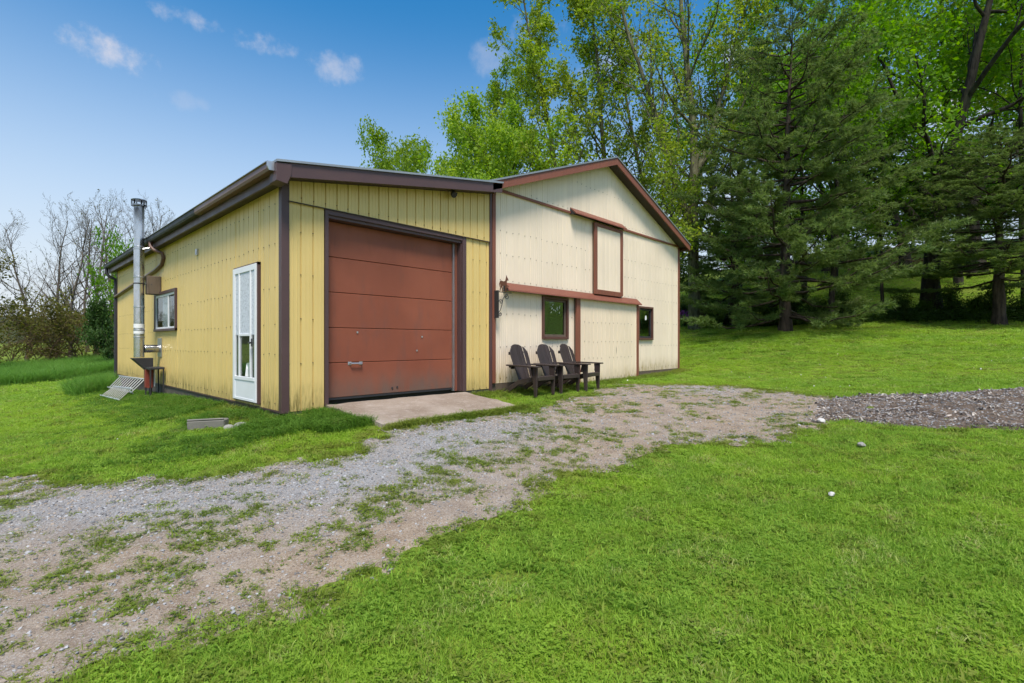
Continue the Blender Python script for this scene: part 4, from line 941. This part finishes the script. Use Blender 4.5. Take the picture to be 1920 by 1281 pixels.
plant('maple_tree',(36.4,8.4),sl2,'slim pale-leaved maple between the barn pine and the forked maple','tree',gM,1.0,2.0)
plant('maple_tree',(34.4,-1.6),sl1,'slim maple left of the right pine trunk, farther back','tree',gM,1.05,3.1)
plant('maple_tree',(40.5,1.0),sl2,'slim pale-leaved maple right behind the forked maple','tree',gM,1.1,4.6)
plant('maple_tree',(28.6,5.3),decid(43,13,.15,map_spec,M['maple_leaf'],MBK,9000,.18,.28),'slender maple with a thin dark trunk right of the barn pine','tree',gM)
plant('maple_tree',(30.9,3.6),decid(44,8.5,.09,map_spec,M['shrub_leaf'],MBK,5000,.16,.25),'young thin-stemmed maple in front of the woods','tree',gM)
plant('maple_tree',(47,9),m1,'far leafy maple at the back of the right-hand woods','tree',gM,1.1,1.2)
plant('maple_tree',(52,-6),m2,'far leafy maple behind the right edge pine','tree',gM,1.2,3.3)
# ---- bare trees and brush at the left
b1 = decid(51,9.6,.12,bare_spec,M['olive_leaf'],BB,160,.09,.1); b2 = decid(52,9.6,.11,bare_spec,M['olive_leaf'],BB,120,.09,.1); b3 = decid(53,9.0,.10,bare_spec,M['olive_leaf'],BB,250,.10,.12)
gB = 'bare trees beyond the left field'
bare = [((-.2,48.3),b3,.78,.3,'short bare tree farthest left beyond the field'),((2.0,45.2),b1,.92,1.0,'bare grey tree standing above the brush left of the field gap'),((3.5,45.6),b2,1.02,2.2,'straight bare tree in the middle of the left thicket'),
        ((3.9,42.7),b1,1.0,3.6,'nearest bare tree with wide twiggy crown left of the garage'),((5.8,52.2),b2,1.12,.7,'tall far bare tree left of the stovepipe'),((5.5,45.0),b1,1.10,5.1,'tall bare tree close left of the garage eave'),
        ((6.6,48.4),b2,1.16,4.4,'bare tree whose crown meets the garage gutter end'),((7.8,47.2),b1,1.10,2.8,'bare treetop showing left of the stovepipe cap'),((8.9,46.0),b2,1.12,1.7,'bare treetop showing between stovepipe and roof'),((10.6,49.9),b1,1.12,.2,'faint bare treetop rising over the garage roof edge')]
for loc, me, sc, rz, lab in bare: plant('bare_tree',loc,me,lab,'tree',gB,sc,rz)
br1 = decid(61,3.4,.05,bush_spec,M['olive_leaf'],M['twig_bark'],2200,.11,.16); br2 = decid(62,3.2,.05,bush_spec,M['olive_leaf'],M['twig_bark'],900,.10,.14); br3 = decid(63,3.6,.05,bush_spec,M['shrub_leaf'],M['twig_bark'],3800,.13,.2)
rr = random.Random(9); k = 0
BR = [(-2.6,42.5),(-1.2,40.6),(.2,42.2),(.9,39.6),(1.8,41.6),(2.5,38.6),(3.2,40.4),(3.9,38.2),(4.6,40.3),(5.2,37.4),(6.0,39.5),(-3.6,39.2),(2.9,43.6),(4.7,43.6),(6.4,42.8),(-.2,37.6),(7.4,40.5)]
W_ = ['leftmost','second','third','fourth','fifth','sixth','seventh','eighth','ninth','tenth','eleventh','twelfth','thirteenth','fourteenth','fifteenth','sixteenth','seventeenth']
for k,(x,y) in enumerate(sorted(BR,key=lambda p: (p[0]*.685-p[1]*.728)/(p[0]*.728+p[1]*.685))):
    me = (br1,br2,br1,br2)[k % 4] if k < 15 else br1
    plant('brush_shrub',(x,y),me,W_[k]+' brown twiggy shrub of the left thicket, counted from the left','shrub','brown thicket beyond the tall grass',rr.uniform(.9,1.25),rr.uniform(0,6.28),('stems','foliage'))
plant('leafy_tree',(.3,38.6),decid(64,5.6,.09,map_spec,M['olive_leaf'],BB,2600,.14,.25),'dark green leafy small tree at the left edge of the thicket','tree','leafy small trees on the left')
plant('cedar_tree',(4.75,33.6),decid(65,4.6,.08,bush_spec,M['cedar_leaf'],BB,7000,.2,.2),'dense dark green cedar beside the far garage corner','tree','leafy small trees on the left',.42,0,('trunk','crown'),1.6)
plant('vine_covered_tree',(5.1,36.0),decid(66,6.6,.09,bush_spec,M['maple_leaf'],BB,3200,.2,.2),'green ivy-like young tree rising behind the dark cedar','tree','leafy small trees on the left',.5,0,('trunk','crown'),1.9)
# ---- shrubs under the right-hand trees
sh1 = decid(71,1.7,.03,bush_spec,M['dark_leaf'],M['maple_bark'],3000,.10,.14); sh2 = decid(72,1.3,.03,bush_spec,M['shrub_leaf'],M['maple_bark'],2600,.10,.13)
SH = [(27.6,12.4),(27.2,10.6),(28.0,9.2),(27.0,7.9),(27.6,6.6),(28.9,6.2),(29.4,5.0),(30.3,4.6),(30.9,2.9),(31.6,2.2),(31.4,1.0),(31.5,.2),(31.4,-.6),(31.6,-1.3),(25.6,7.0)]
LB = ['leftmost low dark shrub beside the barn corner','low dark shrub second from the barn corner','low shrub left of the big pine trunk','low dark shrub just behind the big pine trunk','low green shrub right of the big pine trunk','dark shrub midway between pine and young maple','green shrub left of the thin dark trunks','dark shrub at the foot of the young maple','green shrub left of the forked maple trunk','dark shrub at the left foot of the forked maple','green shrub right of the forked maple trunk','dark shrub between maple and right pine','green shrub at the foot of the right pine','rightmost dark shrub at the frame edge','small dark shrub close beside the big pine trunk']
for k,(x,y) in enumerate(SH):
    plant('low_shrub',(x,y),(sh1,sh2)[k % 2],LB[k],'shrub','low shrubs along the lawn edge',rr.uniform(.6,.95) if k < 14 else .5,rr.uniform(0,6.28),('stems','foliage'))
hz1 = decid(81,5.2,.07,bush_spec,M['shrub_leaf'],M['maple_bark'],9000,.17,.3); hz2 = decid(82,6.0,.07,bush_spec,M['maple_leaf'],M['maple_bark'],9000,.17,.32)
hz_sunlit = decid(83,5.5,.07,bush_spec,M['lime_leaf'],M['maple_bark'],9000,.18,.32)  # bright lime leaf colour makes these crest shrubs look sunlit
HZ = [((37.5,17.5),'tall shrub seen low between barn corner and big pine'),((43.0,14.5),'tall shrub behind the big pine trunk'),((50.0,12.6),'tall shrub right of the big pine trunk, deep in the woods'),((55.5,9.6),'tall shrub behind the brown branch heap'),((57.0,4.6),'tall shrub on the far crest left of the forked maple trunk'),((57.0,1.0),'tall shrub on the far crest right of the forked maple'),((55.0,-3.0),'tall shrub behind the right pine trunk'),((52.0,-7.0),'tall shrub at the right frame edge on the crest'),((42.5,-5.4),'tall shrub low at the right frame edge'),((47.0,17.0),'pale tall shrub far back above the barn corner eave'),((53.0,11.0),'pale tall shrub far back, seen just right of the big pine'),((54.5,6.8),'pale tall shrub on the crest above the branch heap'),((56.0,2.8),'pale tall shrub on the crest behind the forked maple trunk'),((56.5,-1.0),'pale tall shrub on the crest left of the right pine trunk'),((53.5,-5.0),'pale tall shrub on the crest right of the right pine trunk')]
for k,(p,lab) in enumerate(HZ): plant('tall_shrub',p,(hz1,hz2)[k % 2] if k < 9 else hz_sunlit,lab,'shrub','tall shrubs on the wooded slope',rr.uniform(.9,1.15),rr.uniform(0,6.28),('stems','foliage'))
def make_brush_pile():
    rng = np.random.default_rng(5); paths = []
    for k in range(130):
        a = rng.random()*6.28; rad = rng.random()**.6*2.6; c = np.array([math.cos(a)*rad*1.4,math.sin(a)*rad,max(.05,(.9-.3*rad)*rng.random())]); d = unit(rng.normal(size=3)*np.array([1,1,.25])); L = rng.uniform(.6,1.8)
        paths.append((np.stack([c-d*L/2,c+rng.normal(size=3)*.06,c+d*L/2]),[.035,.03,.015],4))
    o = link('brush_pile',tubes_mesh('brush_pile',paths,M['twig_bark']),None,(46.0,4.6,GZ(46,4.6))); tagged(o,'brown heap of cut branches beyond the trees on the right','brush pile')
make_brush_pile()

# ================================================================ scattered ground cover (geometry-node instances, one object each)
def scatter(name, pts, rot, scl, idx, protos, label, extra=None):
    me = bpy.data.meshes.new(name); n = len(pts); me.vertices.add(n); me.vertices.foreach_set('co',np.asarray(pts,np.float32).ravel())
    for nm, dt, arr, key in (('rot','FLOAT_VECTOR',rot,'vector'),('scl','FLOAT_VECTOR',scl,'vector'),('idx','INT',idx,'value')):
        a = me.attributes.new(nm,dt,'POINT'); a.data.foreach_set(key,np.asarray(arr,np.int32 if dt == 'INT' else np.float32).ravel())
    coll = bpy.data.collections.new(name+'_pieces')
    for i, m_ in enumerate(protos):
        o = bpy.data.objects.new('%s_piece_%02d' % (name,i),m_); coll.objects.link(o)
    o = tagged(link(name,me),label,kind='stuff')
    ng = bpy.data.node_groups.new(name+'_scatter','GeometryNodeTree')
    ng.interface.new_socket('Geometry',in_out='INPUT',socket_type='NodeSocketGeometry'); ng.interface.new_socket('Geometry',in_out='OUTPUT',socket_type='NodeSocketGeometry')
    N = ng.nodes; gi, go = N.new('NodeGroupInput'), N.new('NodeGroupOutput'); ip = N.new('GeometryNodeInstanceOnPoints'); ci = N.new('GeometryNodeCollectionInfo')
    ci.inputs['Collection'].default_value = coll; ci.inputs['Separate Children'].default_value = True; ci.inputs['Reset Children'].default_value = True
    ip.inputs['Pick Instance'].default_value = True
    def named(nm, dt):
        a = N.new('GeometryNodeInputNamedAttribute'); a.data_type = dt; a.inputs['Name'].default_value = nm; return a.outputs[0]
    e2r = N.new('FunctionNodeEulerToRotation')
    L = ng.links.new
    L(gi.outputs[0],ip.inputs['Points']); L(ci.outputs[0],ip.inputs['Instance']); L(named('idx','INT'),ip.inputs['Instance Index'])
    L(named('rot','FLOAT_VECTOR'),e2r.inputs[0]); L(e2r.outputs[0],ip.inputs['Rotation']); L(named('scl','FLOAT_VECTOR'),ip.inputs['Scale']); L(ip.outputs[0],go.inputs[0])
    md = o.modifiers.new('scatter','NODES'); md.node_group = ng
    return o
def blade_clump(rng, n, rad, h0, h1, w, lean, mat, curl=.5, leafy=0):
    b = np.zeros((n,3)); a = rng.random(n)*6.283; q = np.sqrt(rng.random(n))*rad; b[:,0], b[:,1] = np.cos(a)*q, np.sin(a)*q
    h = rng.uniform(h0,h1,n)[:,None]; az = rng.random(n)*6.283; out = np.stack([np.cos(az),np.sin(az),0*az],1); ln = (rng.random(n)*lean)[:,None]
    side = np.stack([-np.sin(az+rng.normal(size=n)*.6),np.cos(az+rng.normal(size=n)*.6),0*az],1); w_ = w*rng.uniform(.7,1.3,n)[:,None]; up = np.array([0,0,1.])
    m = b+up*h*.55+out*h*ln*.45; t = b+up*h*(1-.25*ln*curl)+out*h*ln*(1+curl*.6)
    V = np.stack([b-side*w_,b+side*w_,m-side*w_*.8,m+side*w_*.8,t],1).reshape(-1,3); i = np.arange(n)*5
    F = np.concatenate([np.stack([i,i+1,i+3],1),np.stack([i,i+3,i+2],1),np.stack([i+2,i+3,i+4],1)]); tint = np.repeat(rng.random(n),5)
    if leafy:
        k = leafy; a = rng.random(k)*6.283; q = np.sqrt(rng.random(k))*rad; c = np.stack([np.cos(a)*q,np.sin(a)*q,rng.uniform(h0*.5,h1*.8,k)],1); s = rng.uniform(.008,.014,k)[:,None]
        VV = []
        for j in range(3):
            an = a+j*2.094; d = np.stack([np.cos(an),np.sin(an),.15+0*an],1); e = np.stack([-np.sin(an),np.cos(an),0*an],1)
            VV.append(np.stack([c,c+d*s*.7+e*s*.6,c+d*s*1.35,c+d*s*.7-e*s*.6],1))
        VV = np.stack(VV,1).reshape(-1,3); base = len(V); j = base+np.arange(k*3)*4; V = np.concatenate([V,VV])
        F = np.concatenate([F,np.stack([j,j+1,j+2],1),np.stack([j,j+2,j+3],1)]); tint = np.concatenate([tint,np.repeat(rng.random(k*3)*.4,4)])
    me = mesh_arrays('clump',V,F,M[mat]); at = me.attributes.new('tint','FLOAT','POINT'); at.data.foreach_set('value',tint.astype(np.float32)); return me
VIEW = R(43.26)
def in_building(x, y, pad=0.0):
    return ((x > LX-.02-pad) & (x < 15.25+pad) & (y > FY-.02-pad) & (y < 19.4+pad)) | (poly_sd(x,y,SLAB) < .02)
def wedge(rng, n, d0, d1, half=56, power=1.0):
    """random spots in front of the viewpoint"""
    u = rng.random(n); d = (d0**power+u*(d1**power-d0**power))**(1/power); a = VIEW+R(half)*(2*rng.random(n)-1)
    return d*np.cos(a), d*np.sin(a), d
def bare_spots(x, y):   # thin, scuffed turf
    return (fnoise(x,y,1.1,91) > .70) & (fnoise(x,y,6,93) > .42)
def finish(rng, x, y, sx, sz, protos, dz=-.004, tilt=.12):
    n = len(x); P = np.stack([x,y,gz(x,y)+dz],1); rot = np.stack([rng.normal(size=n)*tilt,rng.normal(size=n)*tilt,rng.random(n)*6.283],1); s = np.stack([sx,sx,sz],1)
    return P, rot, s, rng.integers(0,protos,n)
def make_lawn():
    rng = np.random.default_rng(101)
    pr = [blade_clump(rng,70,.115,.016,.046,.0024,1.1,'lawn_blade') for _ in range(8)]+[blade_clump(rng,34,.10,.02,.05,.0055,1.3,'weed_blade',leafy=10) for _ in range(1)]+[blade_clump(rng,60,.115,.016,.042,.0022,1.1,'lawn_blade',leafy=22) for _ in range(2)]
    xs, ys, ds = [], [], []
    for d0,d1,n in ((1.0,3.0,3200),(3.0,5.0,5200),(5,8,7500),(8,14,11000),(14,24,15000),(24,48,14000)):
        x,y,d = wedge(rng,n,d0,d1,58 if d0 < 8 else 52,2.0); xs.append(x); ys.append(y); ds.append(d)
    x,y,d = map(np.concatenate,(xs,ys,ds))
    keep = ~in_building(x,y) & (drive_sd(x,y) > .02+.45*rng.random(len(x))**2.2) & (mulch_sd(x,y) > .0) & ~(bare_spots(x,y) & (d < 14) & (rng.random(len(x)) < .75))
    # clumps widen with distance, blade height varies with noise
    x,y,d = x[keep],y[keep],d[keep]; far = np.clip(d/9,1,3.6); hi = .55+.6*fnoise(x,y,.7,95)+.6*np.clip(fnoise(x,y,3.2,97)-.3,0,1)
    P,rot,s,idx = finish(rng,x,y,far*rng.uniform(.8,1.25,len(x)),hi*np.clip(d/16,1,1.7)*rng.uniform(.75,1.2,len(x)),len(pr))
    scatter('lawn_grass',P,rot,s,idx,pr,'short mown green lawn grass')
make_lawn()
def make_weeds():
    rng = np.random.default_rng(103); pr = [blade_clump(rng,46,.07,.02,.075,.0024,1.3,'weed_blade',leafy=8) for _ in range(5)]
    x,y,d = wedge(rng,52000,1.8,13,54,2.0); sd_ = drive_sd(x,y); f = fnoise(x,y,1.5,111); f2 = fnoise(x,y,5.5,113)
    gr = greyness(x,y)
    mid = np.exp(-((poly_sd(x,y,DRIVE)+1.05)/.5)**2)*(x < 6)      # green strip between the wheel tracks
    dens = np.clip((f-.46)*4,0,1)*np.clip((f2-.40)*4,0,1)*.6+np.clip((f2-.62)*9,0,1)*.5+mid*np.clip((f2-.34)*4,0,1)*.6+np.exp(-np.abs(sd_)/.14)*.55
    keep = (sd_ < .35) & ~in_building(x,y) & (mulch_sd(x,y) > .1) & (rng.random(len(x)) < dens*np.where(gr > .8,.35,1))
    x,y,d = x[keep],y[keep],d[keep]
    P,rot,s,idx = finish(rng,x,y,rng.uniform(.5,1.2,len(x)),rng.uniform(.2,.7,len(x)),len(pr),.002)
    # ranker edge along foundations and apron
    e = rng.random(2600); xe = np.where(e < .42,LX-.03-rng.random(2600)**2*.5,2.9+rng.random(2600)*12.3); ye = np.where(e < .42,7+rng.random(2600)*12,FY-.06-rng.random(2600)**2*.4)
    ke = ~in_building(xe,ye) & ~((xe > 3.4) & (xe < 6.2) & (ye > 5.5)); xe,ye = xe[ke],ye[ke]; xr,yr = 3.48+2.7*rng.random(500),5.5-.12*rng.random(500); xe,ye = np.concatenate([xe,xr]),np.concatenate([ye,yr])
    P2,r2,s2,i2 = finish(rng,xe,ye,rng.uniform(.7,1.3,len(xe)),rng.uniform(.6,1.8,len(xe)),len(pr))
    scatter('weed_tufts',np.concatenate([P,P2]),np.concatenate([rot,r2]),np.concatenate([s,s2]),np.concatenate([idx,i2]),pr,'scattered weed and grass tufts on gravel and along the walls')
make_weeds()
def make_tall():
    rng = np.random.default_rng(105); pr = [blade_clump(rng,46,.22,.35,.75,.006,.8,'tall_blade',.8) for _ in range(5)]
    poly = [(-12,30.5),(.5,31.0),(1.6,30.8),(3.9,31.2),(7.5,31.5),(7.5,38),(-12,40)]
    x = rng.uniform(-9,7.5,9000); y = rng.uniform(30.4,38.5,9000); keep = poly_sd(x,y,poly)+(fnoise(x,y,.9,121)-.5)*1.0 < 0
    x,y = x[keep],y[keep]; P,rot,s,idx = finish(rng,x,y,rng.uniform(.9,1.5,len(x)),rng.uniform(.7,1.15,len(x))*(.75+.5*fnoise(x,y,.6,123)),len(pr))
    xb = np.concatenate([2.85-rng.random(500)**1.4*1.0,2.6+rng.random(260)*1.6]); yb = np.concatenate([18.7+rng.random(500)*1.8,19.5+rng.random(260)*2.0]); kb = ~in_building(xb,yb); xb,yb = xb[kb],yb[kb]
    P2,r2,s2,i2 = finish(rng,xb,yb,rng.uniform(.6,1.0,len(xb)),rng.uniform(.5,1.0,len(xb)),len(pr))
    scatter('tall_grass',np.concatenate([P,P2]),np.concatenate([rot,r2]),np.concatenate([s,s2]),np.concatenate([idx,i2]),pr,'tall uncut green grass along the field edge and garage corner')
make_tall()
def make_bank():  # long grass whose dark colour suggests the building shadow on the lawn
    rng = np.random.default_rng(106); pr = [blade_clump(rng,60,.11,.05,.14,.003,1.2,'shaded_bank_blade',.8,leafy=12) for _ in range(5)]
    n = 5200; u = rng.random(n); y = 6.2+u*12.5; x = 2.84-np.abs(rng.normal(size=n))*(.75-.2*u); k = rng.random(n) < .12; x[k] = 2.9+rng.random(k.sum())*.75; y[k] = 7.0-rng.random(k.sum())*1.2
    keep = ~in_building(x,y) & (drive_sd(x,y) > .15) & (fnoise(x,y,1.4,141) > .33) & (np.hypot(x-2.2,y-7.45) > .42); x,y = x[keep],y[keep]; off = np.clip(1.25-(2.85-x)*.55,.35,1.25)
    P,rot,s,idx = finish(rng,x,y,rng.uniform(.7,1.2,len(x)),rng.uniform(.45,1.0,len(x))*off,len(pr)); scatter('shaded_bank_grass',P,rot,s,idx,pr,'longer grass against the yellow side wall, coloured darker to suggest the building shadow')
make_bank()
def make_under():
    rng = np.random.default_rng(107); pr = []
    for k in range(5):
        n = 90; P = rng.normal(size=(n,3))*np.array([.22,.22,.14])+np.array([0,0,.24]); pr.append(leaves_mesh('sprig',P,.11*rng.uniform(.6,1.3,n),M['dark_leaf'] if k < 3 else M['shrub_leaf'],rng))
    n = 3200; a = np.radians(rng.uniform(-14,44,n)); x = np.zeros(n); y = np.zeros(n)
    line = np.array([(36.5,16.5),(30.5,13.2),(28.4,9.9),(27.2,7.5),(28.4,5.9),(30.4,4.2),(31.2,1.8),(31.3,-1.3),(31.5,-4.5)],float)
    seg = rng.integers(0,len(line)-1,n); t = rng.random(n); p = line[seg]+(line[seg+1]-line[seg])*t[:,None]
    off = np.abs(rng.normal(size=n))*.9-.15; x = p[:,0]+off*.97; y = p[:,1]+off*.25+rng.normal(size=n)*.3
    P,rot,s,idx = finish(rng,x,y,rng.uniform(.6,1.3,n),rng.uniform(.4,1.1,n),len(pr),-.05)
    scatter('undergrowth',P,rot,s,idx,pr,'dark leafy undergrowth along the edge of the woods')
    fl = [leaves_mesh('bloom',rng.normal(size=(26,3))*np.array([.10,.10,.10])+np.array([0,0,.75]),.07,M['flower_purple'],rng) for _ in range(2)]
    c = np.array([(27.6,13.2),(27.2,12.0),(26.9,11.2)]); k = rng.integers(0,3,70); x = c[k,0]+rng.normal(size=70)*.4; y = c[k,1]+rng.normal(size=70)*.45
    P,rot,s,idx = finish(rng,x,y,rng.uniform(.7,1.3,70),rng.uniform(.7,1.2,70),2)
    scatter('purple_wildflowers',P,rot,s,idx,fl,'purple wildflowers in the shade beside the barn corner')
make_under()
def pebble_mesh(rng, flat, mat):
    bm = bmesh.new(); bmesh.ops.create_icosphere(bm,subdivisions=1,radius=1)
    for v in bm.verts: v.co *= rng.uniform(.7,1.15); v.co.z *= flat
    me = bpy.data.meshes.new('pebble'); bm.to_mesh(me); bm.free(); me.materials.append(M[mat]); return me
def make_stones():
    rng = np.random.default_rng(109); pr = [pebble_mesh(rng,rng.uniform(.45,.8),'pebble') for _ in range(6)]
    x,y,d = wedge(rng,300000,1.8,12.5,53,2.0); sd_ = drive_sd(x,y); g_ = greyness(x,y)
    onm = (mulch_sd(x,y) < 0)
    keep = ((sd_ < -.02+.05*rng.random(len(x))) | onm) & ~in_building(x,y) & (rng.random(len(x)) < np.where(onm,.22,np.clip(.16+.85*g_,0,1)*np.clip(1.25-d/14,.3,1)))
    x,y,d = x[keep],y[keep],d[keep]; sz = .0045+.0095*rng.random(len(x))**2.2; sz *= np.where(rng.random(len(x)) < .02,1.9,1.0)*np.clip(d/6,1,1.35)
    P,rot,s,idx = finish(rng,x,y,sz,sz,len(pr),.0155,.4); P[:,2] += np.where(mulch_sd(x,y) < 0,mulch_lift(x,y)+.006,drive_relief(x,y))
    scatter('loose_gravel',P,rot,s,idx,pr,'loose grey crushed stone on the driveway')
    ch = []
    for k in range(5):
        mb = MB(); mb.prism([(-1,-.25),(-.3,-.38),(1,-.16),(.8,.22),(-.2,.34),(-.9,.2)],lambda p:(p[0],p[1],-.08),lambda p:(p[0]*.95,p[1]*.9,.09+.05*rng.random())); ch.append(mb.mesh('chip',M['wood_chip']))
    n = 7500; x = rng.uniform(7.9,13.2,n); y = rng.uniform(-2.8,2.5,n); keep = (mulch_sd(x,y) < .06) & (rng.random(n) < .35+.9*fnoise(x,y,1.4,131)*(fnoise(x,y,.8,133) > .4)); x,y = x[keep],y[keep]
    sz = .010+.040*rng.random(len(x))**2.8; P,rot,s,idx = finish(rng,x,y,sz,sz,len(ch),.022,.5); P[:,2] += mulch_lift(x,y)
    scatter('wood_chips',P,rot,s,idx,ch,'dark and pale wood chips strewn over the bare dirt')
    pt = [pebble_mesh(rng,.35,'petal') for _ in range(3)]; x,y,d = wedge(rng,95,3.5,20,50,2.0); keep = ~in_building(x,y) & (drive_sd(x,y) > .1) & (mulch_sd(x,y) > .1); x,y,d = x[keep],y[keep],d[keep]
    sz = (.005+.006*rng.random(len(x)))*np.clip(d/8,1,2.2); P,rot,s,idx = finish(rng,x,y,sz,sz,3,.045,.6); scatter('fallen_petals',P,rot,s,idx,pt,'pale fallen petals and bits dotted over the lawn')
make_stones()
